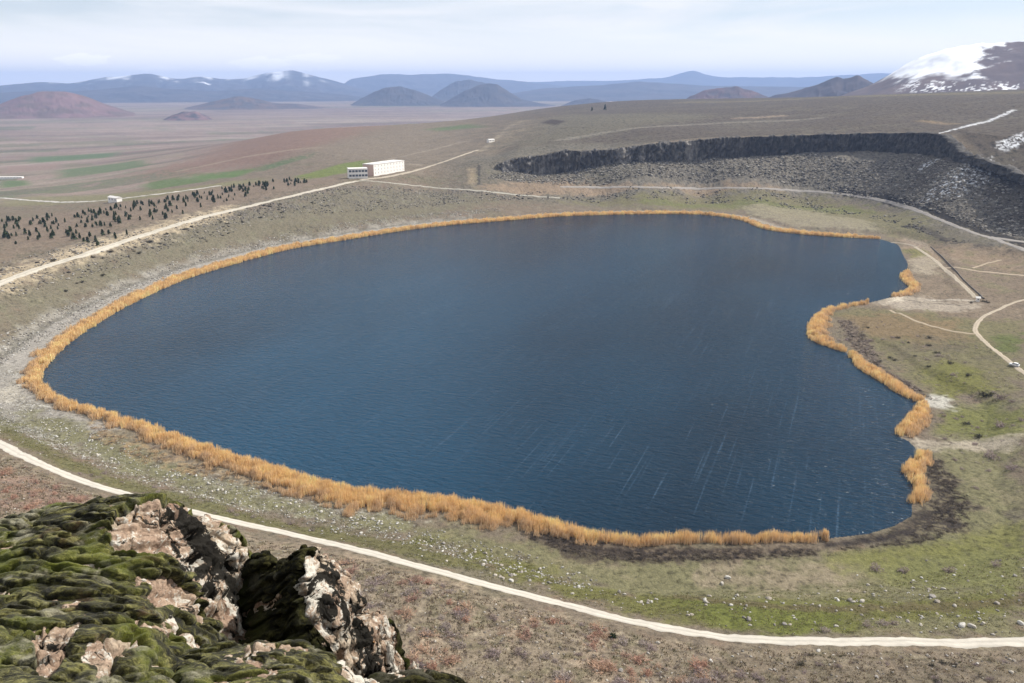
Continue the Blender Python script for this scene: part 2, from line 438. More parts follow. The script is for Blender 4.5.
# ------------------------------------------------------------------ ground colours: earth, grass, scree, fields, snow (albedo only)
NV = len(X)
f40 = fbm(X / 40, Y / 40, 4, 101); f12 = fbm(X / 12, Y / 12, 4, 131); f4 = fbm(X / 3.5, Y / 3.5, 3, 151); f150 = fbm(X / 150, Y / 150, 4, 171)
f1 = fbm(X / 1.2, Y / 1.2, 2, 191)
C = np.empty((NV, 3))
C[:] = (0.185, 0.150, 0.112)
def lay(mask, col, amt=1.0):
    m = np.clip(np.asarray(mask) * amt, 0, 1)[:, None]
    C[:] = C * (1 - m) + np.array(col) * m
def area(pts, soft, wob=1.0, rmin=90):
    P = trace(pts, rmin)
    sd = poly_sd(X, Y, P)
    return sstep(-soft, soft, sd + wob * soft * 1.6 * np.where(sd > -4 * soft - 50, f12 + 0.5 * f4, 0))
def streak(pts, width, soft, rmin=90, wob=0.6):
    P = smooth_open(trace(pts, rmin), 8)
    d = np.full(NV, 1e4); lo = P.min(0) - 5 * (width + soft); hi = P.max(0) + 5 * (width + soft)
    m = (X > lo[0]) & (X < hi[0]) & (Y > lo[1]) & (Y < hi[1])
    d[m] = seg_dist(X[m], Y[m], P)
    d = d + wob * (width + soft) * f4
    return 1 - sstep(width - soft, width + soft, d)
AZf = AA.ravel()
# whole near and middle country: mottled brown, grey and dull olive
lay(sstep(-0.1, 0.5, f40), (0.165, 0.150, 0.100), 0.6)
lay(sstep(0.1, 0.6, f12), (0.225, 0.195, 0.150), 0.5)
lay(sstep(0.15, 0.6, fbm(X / 7, Y / 7, 3, 211)), (0.235, 0.150, 0.105), 0.35)
# --- the plain beyond the rim
plain = sstep(1250, 1500, rad) * (1 - sstep(-15, 10, Z)) 
lay(plain, (0.235, 0.180, 0.150))
ca, sa = math.cos(0.5), math.sin(0.5)
wx = X + 60 * fbm(X / 600, Y / 600, 3, 301); wy = Y + 60 * fbm(X / 600, Y / 600, 3, 305)
fu = (wx * ca + wy * sa); fv = (-wx * sa + wy * ca)
big = np.where(rad > 4200, 2.4, 1.0)
cell_j = np.floor(fv / (150 * big)); off = _h(cell_j.astype(np.int64), ZERO, ZERO, 5) * 900
cell_i = np.floor((fu + off) / (520 * big))
h1 = _h(cell_i.astype(np.int64), cell_j.astype(np.int64), ZERO, 9); h2 = _h(cell_i.astype(np.int64), cell_j.astype(np.int64), ZERO, 19)
for a0, a1, colr in ((0.0, 0.13, (0.12, 0.145, 0.075)), (0.10, 0.34, (0.29, 0.225, 0.185)), (0.34, 0.5, (0.19, 0.135, 0.115)), (0.5, 0.62, (0.17, 0.165, 0.10)), (0.62, 0.7, (0.33, 0.28, 0.22))):
    lay(plain * ((h1 >= a0) & (h1 < a1)) * sstep(-0.7, 0.1, f150 + 0.6 * f40), colr, 0.75)
lay(plain * sstep(0.0, 0.5, f150 + 0.5 * f40), (0.20, 0.16, 0.13), 0.45)
st = fbm(fu / 900, fv / 170, 4, 321); st2 = fbm(fu / 300, fv / 60, 4, 331)
lay(plain * sstep(0.05, 0.5, st + 0.4 * st2), (0.13, 0.105, 0.09), 0.6); lay(plain * sstep(0.1, 0.5, -st + 0.4 * st2), (0.33, 0.27, 0.23), 0.55)
lay(plain * sstep(0.2, 0.5, st2) * (rad < 4500), (0.13, 0.145, 0.085), 0.6)
for px, py, g in [([(0,199),(40,196),(120,193),(185,188),(260,178),(262,183),(150,199),(0,206)], 25, (0.20,0.185,0.10)),
                  ([(143,184),(180,176),(215,180),(150,190)], 15, (0.10,0.15,0.05)),
                  ([(186,174),(262,167),(236,177),(196,180)], 15, (0.10,0.17,0.05)),
                  ([(262,166),(316,152),(312,157),(262,171)], 15, (0.09,0.14,0.06)),
                  ([(30,157),(120,152),(112,157),(30,163)], 25, (0.10,0.15,0.07)),
                  ([(0,182),(25,180),(30,185),(0,188)], 12, (0.10,0.15,0.06)),
                  ([(60,170),(140,160),(150,165),(60,178)], 20, (0.11,0.15,0.07)),
                  ([(0,167),(60,163),(60,168),(0,174)], 20, (0.25,0.18,0.15))]:
    lay(area(px, py, 0.5), g, 0.85)
# --- reddish outer flank of the rim
flank = area([(140,172),(200,158),(290,131),(380,126),(330,150),(260,165),(180,175)], 60)
lay(flank, (0.215, 0.14, 0.108), 0.85)
lay(streak([(180,171),(240,158),(300,149),(330,148)], 8, 6), (0.33,0.27,0.20), 0.6)
lay(area([(300,152),(400,130),(520,118),(500,160),(400,168),(350,165)], 50), (0.20, 0.165, 0.125), 0.9)
lay(area([(428,129),(470,124),(486,127),(440,131)], 25, 0.4), (0.11, 0.15, 0.07), 0.9)
lay(area([(296,176),(340,164),(366,160),(371,168),(330,176),(300,181)], 10, 0.4), (0.155, 0.185, 0.055), 0.95)
lay(area([(515,121),(560,117),(620,110),(560,126),(520,140),(494,152),(500,135)], 25), (0.32, 0.27, 0.185), 0.7)
lay(streak([(480,152),(500,135),(520,122),(545,118)], 5, 4), (0.40,0.34,0.25), 0.7)
lay(streak([(420,165),(380,162),(440,148),(470,140)], 4, 4), (0.33,0.28,0.22), 0.6)
# --- plateau above the cliff
pt = sstep(0, 30, rad - cliff_r(AZf) - 15) * sstep(CL_AZ[0] - 0.10, CL_AZ[0] + 0.12, AZf + 0.05 * f40) * (1 - sstep(3200, 3800, rad))
lay(pt, (0.104, 0.086, 0.068))
lay(pt * sstep(0.0, 0.5, f150 * 0.7 + f40 * 0.5), (0.14, 0.122, 0.09), 0.7)
lay(pt * sstep(0.1, 0.5, f12), (0.10, 0.082, 0.068), 0.5)
lay(area([(560,115),(640,113),(720,116),(660,124),(600,135),(560,140),(530,150),(520,142)], 40), (0.15, 0.135, 0.095), 0.7)
lay(streak([(560,140),(600,133),(650,127),(720,123),(820,118)], 9, 8), (0.24,0.22,0.18), 0.75)
lay(streak([(690,102),(760,101),(840,97),(940,94),(1024,92)], 40, 30), (0.20,0.175,0.10), 0.6)
lay(streak([(740,118),(780,116)], 12, 10), (0.33,0.26,0.19), 0.7)
lay(streak([(925,121),(952,124)], 10, 8), (0.27,0.20,0.12), 0.7)
lay(area([(540,123),(552,119),(566,121),(556,125)], 8, 0.3), (0.05,0.035,0.025), 0.9)
# --- inside the crater: scree and slopes
slope_in = sstep(-14, 0, cliff_r(AZf) + 3 - rad) * sstep(0.02, 0.12, AZf) * sstep(-1, 12, Z) * sstep(620, 680, rad)
grain = noise2(X / 2.6, Y / 3.6, 61) + 0.6 * noise2(X / 1.6, Y / 2.2, 67)
lay(slope_in, (0.175, 0.158, 0.130), 0.95)
lay(slope_in * sstep(0.15, 0.7, grain), (0.26, 0.235, 0.20), 0.75)
lay(slope_in * sstep(0.2, 0.7, -grain), (0.045, 0.04, 0.036), 0.8)
rimf = sstep(-0.12, -0.02, AZf) * (1 - sstep(0.1, 0.2, AZf)) * sstep(880, 930, rad) * (1 - sstep(1080, 1180, rad)) 
lay(rimf, (0.155, 0.140, 0.108), 0.8)
lay(rimf * sstep(0.2, 0.7, grain), (0.25, 0.23, 0.20), 0.6)
lay(rimf * sstep(0.25, 0.7, -grain), (0.06, 0.055, 0.05), 0.7)
lay(area([(480,186),(520,182),(560,181),(600,184),(640,186),(700,188),(780,189),(780,192),(690,194),(600,196),(520,195),(485,192)], 9), (0.29, 0.215, 0.15), 0.8)
lay(area([(468,168),(474,168),(476,184),(468,184)], 5, 0.4), (0.34, 0.27, 0.18), 0.8)
lay(streak([(479,165),(479,184)], 1.6, 1.2), (0.06, 0.055, 0.05), 0.8)
lay(area([(880,168),(930,148),(1024,178),(1060,240),(1000,230),(900,188)], 25) * sstep(-0.6, 0.3, f40), (0.085, 0.070, 0.058), 0.75)
lay(area([(560,200),(700,198),(820,196),(900,210),(1000,248),(930,243),(860,225),(760,210),(600,206)], 15), (0.17, 0.155, 0.085), 0.85)
lay(area([(640,199),(760,199),(860,204),(870,214),(760,206),(650,204)], 10), (0.145, 0.155, 0.06), 0.7)
lay(area([(740,206),(800,208),(870,222),(880,232),(800,228),(750,214)], 8), (0.27, 0.24, 0.165), 0.75)
# --- left bank between the road and the water
lay(area([(0,290),(100,250),(200,223),(345,188),(440,192),(500,203),(440,214),(340,228),(220,252),(120,285),(60,320),(0,360)], 12), (0.170, 0.152, 0.106), 0.85)
lay(sstep(0.2, 0.6, f12 + 0.4 * f4) * (rad > 380) * (rad < 1000) * (AZf < -0.02), (0.15, 0.145, 0.09), 0.5)
bank = area([(0,262),(60,245),(150,225),(260,196),(350,183),(440,188),(500,195),(440,204),(300,210),(200,232),(100,262),(40,268)], 10)
lay(bank * sstep(0.05, 0.6, grain), (0.20, 0.185, 0.165), 0.6)
lay(bank * sstep(0.3, 0.7, -grain - 0.3 * f12), (0.075, 0.068, 0.06), 0.75)
lay(area([(0,222),(100,207),(200,189),(300,178),(345,180),(250,200),(150,222),(60,242),(0,258)], 14), (0.215, 0.165, 0.125), 0.8)
lay(area([(0,296),(50,270),(100,254),(150,240),(190,228),(230,216),(232,205),(190,215),(140,229),(90,242),(40,258),(0,272)], 8), (0.44, 0.36, 0.25), 0.85)   # bare yellow verge of the rim road
lay(streak([(840,190),(880,196),(910,204),(945,217),(975,228),(1000,236),(1024,244),(1050,252)], 6.0, 2.5), (0.030, 0.026, 0.023), 0.95)   # dark streak in the ground colour along the uphill side of the far road
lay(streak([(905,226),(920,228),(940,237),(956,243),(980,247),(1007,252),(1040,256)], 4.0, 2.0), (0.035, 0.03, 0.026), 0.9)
lay(area([(915,226),(950,224),(1000,246),(985,249),(950,243)], 6), (0.12, 0.105, 0.085), 0.6)
# --- stony beach all round the far and left side
dshore = -LSD
stony = (dshore > 0) * (AZf < 0.1) * (1 - sstep(22, 36 + 14 * f12, dshore)) * sstep(2, 8, dshore)
leftside = (AZf < -0.05) & (rad > 330)
lay(stony * leftside, (0.36, 0.335, 0.30), 0.85)
lay(sstep(19, 23, dshore + 3 * f12) * (1 - sstep(24, 29, dshore + 4 * f12)) * leftside, (0.14, 0.13, 0.10), 0.7)
lay((dshore > 0) * (AZf > -0.1) * (AZf < 0.36) * (rad > 700) * sstep(8, 12, dshore) * (1 - sstep(16, 22, dshore + 4 * f12)), (0.36, 0.32, 0.26), 0.75)
white_st = area([(0,370),(14,372),(20,392),(60,412),(110,432),(170,462),(240,478),(330,503),(420,522),(400,530),(300,516),(200,494),(110,466),(40,438),(0,420)], 6)
lay(white_st, (0.215, 0.195, 0.155), 0.8)
lay(white_st * sstep(0.05, 0.5, noise2(X / 0.9, Y / 0.9, 401) + 0.5 * f4), (0.46, 0.445, 0.41), 0.85)
lay(area([(0,380),(12,384),(18,400),(0,410)], 5), (0.45, 0.41, 0.34), 0.7)
# --- near shore: grass, the bright strip by the track, dry patches
lay(area([(0,408),(60,440),(130,474),(230,500),(340,522),(430,540),(520,562),(600,590),(700,620),(800,634),(1024,634),(1024,400),(960,400),(930,440),(930,500),(905,535),(820,553),(700,558),(600,553),(540,540),(440,528),(340,514),(200,476),(80,420)], 5), (0.175, 0.165, 0.088), 0.9)
nearg = (rad < 420) * (Z < 13.5)
lay(nearg * sstep(0.1, 0.6, f12 + 0.3 * f4) * (AZf > -0.1), (0.215, 0.185, 0.115), 0.6)
lay(area([(0,418),(60,452),(130,482),(230,508),(330,527),(420,546),(500,568),(500,577),(400,556),(300,534),(200,512),(100,482),(40,456),(0,432)], 3), (0.115, 0.112, 0.04), 0.75)
lay(area([(420,540),(520,565),(600,588),(700,598),(800,602),(900,598),(1024,592),(1024,612),(900,618),(840,632),(760,632),(680,622),(600,604),(500,574)], 4), (0.125, 0.125, 0.036), 0.85)
lay(area([(680,600),(760,606),(850,605),(850,622),(800,632),(740,628),(700,618)], 4), (0.12, 0.135, 0.032), 0.7)
lay(streak([(680,597),(780,607),(900,608),(1024,600)], 2.2, 1.2), (0.125, 0.10, 0.055), 0.75)
lay(area([(700,572),(780,566),(870,568),(880,580),(800,592),(710,588)], 5), (0.25, 0.205, 0.145), 0.8)
lay(area([(860,556),(960,540),(1024,540),(1024,590),(900,586),(860,575)], 6), (0.150, 0.155, 0.052), 0.7)
lay(area([(820,553),(880,545),(940,538),(1024,520),(1024,545),(900,560),(830,560)], 4), (0.165, 0.162, 0.055), 0.75)
# --- the flat on the right
flat = area([(900,240),(1040,250),(1040,340),(1000,360),(940,330),(860,312),(900,292),(915,270)], 10)
lay(flat, (0.205, 0.160, 0.115), 0.9)
lay(flat * sstep(0.0, 0.5, f12), (0.25, 0.20, 0.14), 0.5)
lay(area([(905,240),(935,248),(1024,258),(1024,274),(960,262),(920,258)], 8), (0.28, 0.21, 0.145), 0.8)
lay(area([(903,250),(925,248),(930,256),(912,258)], 4), (0.17, 0.165, 0.06), 0.8)
lay(area([(906,262),(925,256),(945,262),(930,276),(914,272)], 4), (0.36, 0.31, 0.235), 0.7)
lay(area([(872,302),(900,292),(930,300),(985,305),(960,312),(900,310)], 5), (0.37, 0.32, 0.255), 0.85)
lay(area([(893,297),(900,295),(905,301),(885,304)], 3), (0.60, 0.53, 0.42), 0.8)
lay(streak([(930,300),(960,300),(975,301)], 2, 1.5), (0.55, 0.50, 0.42), 0.7)
lay(streak([(905,300),(930,304),(965,306)], 0.9, 0.8), (0.07, 0.06, 0.045), 0.7)
lay(area([(930,248),(1024,262),(1024,300),(985,292),(940,265)], 10) * sstep(0.0, 0.4, f12), (0.165, 0.15, 0.085), 0.6)
lay(area([(830,312),(880,308),(960,318),(1024,322),(1024,400),(960,395),(925,400),(900,375),(860,345)], 8), (0.165, 0.150, 0.078), 0.9)
lay(area([(835,318),(880,314),(950,322),(970,340),(920,345),(860,335)], 8), (0.21, 0.145, 0.085), 0.7)
lay(area([(880,340),(950,335),(1000,352),(990,380),(930,372),(890,362)], 9) * sstep(-0.3, 0.3, f12), (0.13, 0.11, 0.075), 0.7)
lay(area([(925,365),(955,362),(985,372),(980,392),(945,398),(928,385)], 6), (0.155, 0.152, 0.045), 0.85)
lay(area([(992,338),(1024,334),(1024,352),(1000,352)], 4), (0.105, 0.125, 0.04), 0.8)
lay(area([(930,412),(990,405),(1024,412),(1024,440),(940,432)], 5), (0.145, 0.148, 0.048), 0.85)
for pts in ([(838,318),(850,320),(872,345),(882,368),(862,356),(846,338)], [(852,355),(880,368),(912,384),(930,398),(924,402),(890,378)], [(922,408),(934,408),(938,420),(915,440),(905,440)]):
    m = area(pts, 3)
    lay(m, (0.17, 0.135, 0.105), 0.9); lay(m * sstep(0.0, 0.5, noise2(X / 1.1, Y / 1.6, 77)), (0.055, 0.045, 0.038), 0.8)
lay(area([(916,400),(935,396),(950,400),(945,408),(925,408)], 3), (0.48, 0.46, 0.41), 0.85)
lay(area([(908,442),(930,438),(980,440),(1024,434),(1024,444),(960,448),(920,450)], 3), (0.38, 0.33, 0.26), 0.85)
lay(area([(905,237),(925,243),(935,252),(960,262),(930,252),(905,244)], 3, 0.4), (0.30, 0.25, 0.20), 0.5)
# dark reed stubble and trampled burnt reed lines
m = area([(925,455),(940,458),(965,495),(970,525),(930,540),(860,548),(822,548),(860,538),(900,530),(920,510)], 4)
rn = 1 - np.abs(noise2(X / 3.4 + 0.6 * f4, Y / 2.4 + 0.6 * f4, 83)) * 3.2
lay(m, (0.15, 0.125, 0.085), 0.9); lay(m * sstep(-0.3, 0.4, rn), (0.040, 0.032, 0.028), 0.9)
lay(area([(820,541),(870,537),(905,528),(915,512),(922,512),(912,534),(880,545),(824,548)], 2.0), (0.035, 0.028, 0.026), 0.95)
m = area([(520,533),(545,530),(600,541),(680,547),(820,547),(815,553),(720,557),(640,562),(580,556),(545,545)], 3)
lay(m, (0.115, 0.088, 0.065), 0.9); lay(m * sstep(-0.4, 0.3, rn), (0.035, 0.028, 0.025), 0.9)
lay(area([(90,420),(160,448),(240,470),(330,495),(330,500),(240,480),(150,462),(90,432)], 3) * sstep(-0.3, 0.3, f4), (0.30, 0.215, 0.125), 0.7)
# --- near slope below the track
below = area([(0,452),(60,480),(120,500),(220,528),(300,546),(400,570),(500,598),(600,624),(700,645),(800,650),(1024,650),(1100,800),(-200,800),(-200,440)], 3)
lay(below, (0.245, 0.20, 0.145), 0.85)
lay(below * sstep(0.0, 0.5, f12), (0.29, 0.22, 0.16), 0.55)
lay(below * sstep(0.0, 0.5, fbm(X / 5, Y / 5, 3, 501)), (0.15, 0.135, 0.08), 0.6)
lay(below * sstep(0.2, 0.6, fbm(X / 3, Y / 3, 3, 507)), (0.36, 0.305, 0.22), 0.6)
lay(below * sstep(0.25, 0.6, fbm(X / 2.2, Y / 2.2, 2, 517)), (0.085, 0.065, 0.055), 0.6)
lay(area([(0,470),(60,490),(110,505),(60,510),(0,512)], 5), (0.24, 0.155, 0.12), 0.6)
lay(area([(680,660),(1024,655),(1100,800),(700,800)], 5), (0.135, 0.112, 0.082), 0.55)
# --- snow lying on the ground
snow = streak([(940,133),(960,128),(980,123),(1000,116),(1014,110)], 2.6, 2.6, wob=1.1) 
snow = np.maximum(snow, area([(996,144),(1010,138),(1024,132),(1040,132),(1040,140),(1010,149),(1000,150)], 5) * sstep(-0.15, 0.1, grain))
snow = np.maximum(snow, area([(925,198),(940,182),(960,168),(985,160),(992,166),(998,178),(975,186),(950,196),(930,202)], 9) * sstep(0.1, 0.35, grain + 0.3 * f4))
snow = np.maximum(snow, area([(925,162),(938,159),(936,163),(918,172)], 3) * sstep(-0.2, 0.1, grain))
lay(snow, (0.80, 0.82, 0.86), 0.95)
C *= (1 - 0.5 * pt * sstep(0.1, 0.6, noise2(X / 5, Y / 9, 621) + 0.5 * noise2(X / 2.5, Y / 4, 623)))[:, None]
# fine grain everywhere, coarser with distance
sp = noise2(X / 1.9, Y / 2.6, 611) + 0.6 * noise2(X / 0.9, Y / 1.2, 613)
C *= (1 - 0.45 * sstep(0.30, 0.75, sp) * (rad < 1300) * sstep(-0.3, 0.4, f40 + 0.3 * f12))[:, None]
C *= (1 + 0.16 * f1 * (1 - sstep(250, 450, rad)) + 0.18 * f4 * (1 - sstep(1500, 2600, rad)) + 0.10 * f12)[:, None]
C = np.clip(C, 0.012, 0.9)

s = NT('ground_surface')
vc = s.n('ShaderNodeVertexColor', layer_name='Col'); ge = s.n('ShaderNodeNewGeometry')
na = s.noise(ge.outputs['Position'], 0.55, 6, 0.65); nb = s.noise(ge.outputs['Position'], 2.6, 4, 0.7)
ra = s.ramp(na.outputs['Fac'], [(0.30, 0.38), (0.47, 0.85), (0.66, 1.0)]); rb = s.ramp(nb.outputs['Fac'], [(0.32, 0.45), (0.58, 1.0)])
c1 = s.mix(1.0, vc.outputs['Color'], ra.outputs['Color'], 'MULTIPLY'); c2 = s.mix(0.75, c1, rb.outputs['Color'], 'MULTIPLY')
gain = s.n('ShaderNodeVectorMath', operation='SCALE'); gain.inputs['Scale'].default_value = 1.02
s.l(c2, gain.inputs[0]); s.l(gain.outputs[0], s.b.inputs['Base Color'])
s.b.inputs['Roughness'].default_value = 0.95; s.b.inputs['Specular IOR Level'].default_value = 0.1
s.l(s.bump(nb.outputs['Fac'], 0.7, 0.25, s.bump(na.outputs['Fac'], 0.8, 0.8)), s.b.inputs['Normal'])
GROUND_MAT = s.m
V = np.stack([X, Y, Z], 1)
fc = grid_faces(NR, NA, True)
hub = np.array([[0, 0, float(ZG[0].mean())]]); hi = len(V)
V = np.vstack([V, hub]); C = np.vstack([C, C[:1]])
fan = np.stack([np.full(NA, hi), (np.arange(NA) + 1) % NA, np.arange(NA)], 1)
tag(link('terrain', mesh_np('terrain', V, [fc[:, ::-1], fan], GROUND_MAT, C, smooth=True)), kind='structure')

# ------------------------------------------------------------------ the lake
s = NT('lake_water')
ge = s.n('ShaderNodeNewGeometry')
mw = s.n('ShaderNodeMapping', vector_type='POINT'); mw.inputs['Rotation'].default_value = (0, 0, R(22.4)); s.l(ge.outputs['Position'], mw.inputs['Vector'])
def wscale(sx, sy):
    q = s.n('ShaderNodeMapping'); q.inputs['Scale'].default_value = (sx, sy, 1); s.l(mw.outputs['Vector'], q.inputs['Vector']); return q.outputs['Vector']
wv1 = s.noise(wscale(0.22, 0.62), 1.0, 4, 0.6, 0.4); wv2 = s.noise(wscale(0.9, 1.6), 1.0, 2, 0.5); big_n = s.noise(wscale(0.004, 0.0018), 1.0, 3)
gust = s.ramp(big_n.outputs['Fac'], [(0.35, 0.0), (0.65, 1.0)])
s.b.inputs['Roughness'].default_value = 0.14; s.b.inputs['IOR'].default_value = 1.33; s.b.inputs['Specular IOR Level'].default_value = 0.26
wr = s.noise(wscale(0.9, 0.013), 1.0, 3, 0.6, 0.0); wr2 = s.noise(wscale(0.02, 0.013), 1.0, 2); 
wl = s.ramp(wr.outputs['Fac'], [(0.60, 0.0), (0.70, 1.0)]); wl2 = s.ramp(wr2.outputs['Fac'], [(0.24, 0.2), (0.46, 1.0)]); wl3 = s.ramp(wv2.outputs['Fac'], [(0.36, 0.0), (0.60, 1.0)])
foam = s.mix(1.0, s.mix(1.0, wl.outputs['Color'], wl2.outputs['Color'], 'MULTIPLY'), wl3.outputs['Color'], 'MULTIPLY')
deep = s.mix(gust.outputs['Color'], (0.0014, 0.0125, 0.026), (0.005, 0.040, 0.080))
s.l(s.mix(foam, deep, (0.034, 0.066, 0.105)), s.b.inputs['Base Color'])
s.l(s.bump(wv2.outputs['Fac'], 0.6, 0.16, s.bump(wv1.outputs['Fac'], 1.0, 1.3)), s.b.inputs['Normal'])
WATER = s.m
buf = []
for i in range(len(LAKE)):
    t = LAKE[(i + 1) % len(LAKE)] - LAKE[i - 1]; nn = np.array([t[1], -t[0]]) / (np.hypot(*t) + 1e-9)
    buf.append(LAKE[i] + nn * 0.0)
me = bpy.data.meshes.new('lake'); me.from_pydata([(p[0], p[1], 0.0) for p in LAKE], [], [list(range(len(LAKE)))]); me.materials.append(WATER)
import bmesh
bm = bmesh.new(); bm.from_mesh(me); bmesh.ops.triangulate(bm, faces=bm.faces[:])
bmesh.ops.recalc_face_normals(bm, faces=bm.faces[:])
if sum(f.normal.z for f in bm.faces) < 0: bmesh.ops.reverse_faces(bm, faces=bm.faces[:])
bm.to_mesh(me); bm.free()
tag(link('lake', me), kind='structure')

# ------------------------------------------------------------------ roads and tracks, draped on the terrain
def mat_track(name, col, var=0.12):
    return mat_col(name, 0.95, (1 - var, 1.0), 0.8, 0.05)
TRACK = mat_track('track_dust', None)
def road(name, pts, width, col, lift=0.12, rmin=90, step=1.5, worn=True):
    if min(p[1] for p in pts) < 265:                       # far roads: many traced points, so that they keep their line over bumps
        q_ = smooth_open(np.array(pts, float), 7.0); pts = [tuple(v) for v in q_]
    P = smooth_open(trace(pts, rmin), step); w_ = 25 if np.hypot(P[:, 0], P[:, 1]).mean() > 700 else 17; k_ = np.hanning(w_ + 2)[1:-1]; k_ /= k_.sum()
    if len(P) > 2 * w_: P = np.stack([np.convolve(np.pad(P[:, q], w_ // 2, 'reflect', reflect_type='odd'), k_, 'valid') for q in (0, 1)], 1)
    t = np.gradient(P, axis=0); t /= np.hypot(t[:, 0], t[:, 1])[:, None] + 1e-9
    nn = np.stack([t[:, 1], -t[:, 0]], 1); ss = np.cumsum(np.r_[0, np.hypot(*np.diff(P, axis=0).T)])
    k = 9; us = np.linspace(-1, 1, k); V = []; cc = []
    wl_ = width * (1 + 0.25 * fbm(ss / 9, ss * 0 + width, 3, 5) + 0.28 * fbm(ss / 2, ss * 0, 3, 6)); wr_ = width * (1 + 0.25 * fbm(ss / 9, ss * 0 + 7.7, 3, 7) + 0.28 * fbm(ss / 2, ss * 0 + 3, 3, 9))
    for u in us:
        q = P + nn * (u * np.where(u < 0, wl_, wr_) * 0.5)[:, None]
        V.append(np.stack([q[:, 0], q[:, 1], ground(q[:, 0], q[:, 1]) + lift * (1 - 1.25 * abs(u) ** 6)], 1))
        m = 1 - 0.30 * abs(u) ** 3 - (0.24 * math.exp(-(u / 0.22) ** 2) if worn else 0)
        cc.append(np.array(col) * m * (1 + 0.18 * fbm(ss / 5, ss * 0 + u * 2, 3, 17)[:, None]))
    V = np.stack(V, 1).reshape(-1, 3); cc = np.clip(np.stack(cc, 1).reshape(-1, 3), 0, 0.85)
    return tag(link(name, mesh_np(name, V, grid_faces(len(P), k), TRACK, cc, smooth=True)), kind='structure')
NEAR_ROAD = [(-420,330),(-300,345),(-160,380),(-60,416),(0,444),(30,459),(60,472),(90,484),(120,492),(170,506),(220,518),(300,536),(400,561),(500,588),(560,603),(600,614),(650,625),(700,634),(750,639),(800,641),(860,642),(930,642),(1024,642),(1100,641)]
road('track', NEAR_ROAD, 4.8, (0.48, 0.445, 0.385))
RIM_ROAD = [(-420,400),(-260,360),(-140,328),(-40,298),(0,283),(40,268),(80,256),(110,246),(150,233),(200,218),(250,206),(300,194),(330,187),(346,183),(358,181)]
road('road', RIM_ROAD, 6.5, (0.46, 0.42, 0.35), 0.25)
road('road', [(358,181),(372,181),(400,184),(440,188),(480,191),(520,195),(560,198)], 4.0, (0.36, 0.34, 0.29), 0.25)
road('road', [(360,180),(385,177),(410,172),(440,163),(460,156),(478,150)], 6.0, (0.38, 0.33, 0.26), 0.3)
road('road', [(560,187),(620,187),(680,188),(730,188),(770,189),(810,191),(850,195),(885,201),(915,210),(945,222),(975,233),(1000,241),(1024,250),(1060,262)], 4.2, (0.30, 0.275, 0.25), 0.25)
road('road', [(990,237),(1010,240),(1040,244)], 5.0, (0.30, 0.275, 0.25), 0.3)
road('track', [(915,247),(932,258),(948,272),(963,285),(976,298)], 3.2, (0.36, 0.31, 0.24), 0.15)
road('track', [(880,243),(900,243),(918,247)], 3.0, (0.30, 0.26, 0.21), 0.15)
road('track', [(945,268),(970,270),(1000,273),(1040,277)], 3.0, (0.38, 0.31, 0.23), 0.15)
road('track', [(972,268),(985,264),(1001,260)], 2.6, (0.36, 0.29, 0.21), 0.15)
road('track', [(1040,296),(1015,302),(998,310),(986,315),(977,323),(975,331),(981,338),(992,348),(1004,357),(1014,365),(1030,377)], 2.6, (0.40, 0.34, 0.26), 0.12)
road('track', [(890,310),(905,316),(925,324),(950,331),(975,334)], 2.2, (0.34, 0.28, 0.20), 0.1)
road('road', [(-20,198),(0,198),(25,200),(55,202),(80,202),(110,200),(160,194),(220,186)], 8, (0.46, 0.43, 0.40), 0.5)

# ------------------------------------------------------------------ the basalt cliff of the crater wall
PL = smooth_open(CLB, 1.0); zt = smooth_open(CLT, 1.0)
zt = zt[np.minimum((np.arange(len(PL)) * len(zt) / len(PL)).astype(int), len(zt) - 1)]
ss = np.cumsum(np.r_[0, np.hypot(*np.diff(PL[:, :2], axis=0).T)])
tg = np.gradient(PL[:, :2], axis=0); tg /= np.hypot(tg[:, 0], tg[:, 1])[:, None]
out_n = np.stack([tg[:, 1], -tg[:, 0]], 1)                       # towards the lake
if (out_n * -PL[:, :2]).sum() < 0: out_n = -out_n
rows = 34; Vc = []; Cc = []
topz = ground(PL[:, 0] - out_n[:, 0] * 9, PL[:, 1] - out_n[:, 1] * 9)
gap = sstep(0.05, 0.35, fbm(ss / 30, ss * 0 + 2.2, 3, 33)) * (1 - sstep(250, 330, ss))      # breaks in the wall filled by talus
hgt = np.maximum(topz - PL[:, 2], 2.0) * (1 - 0.0 * gap)
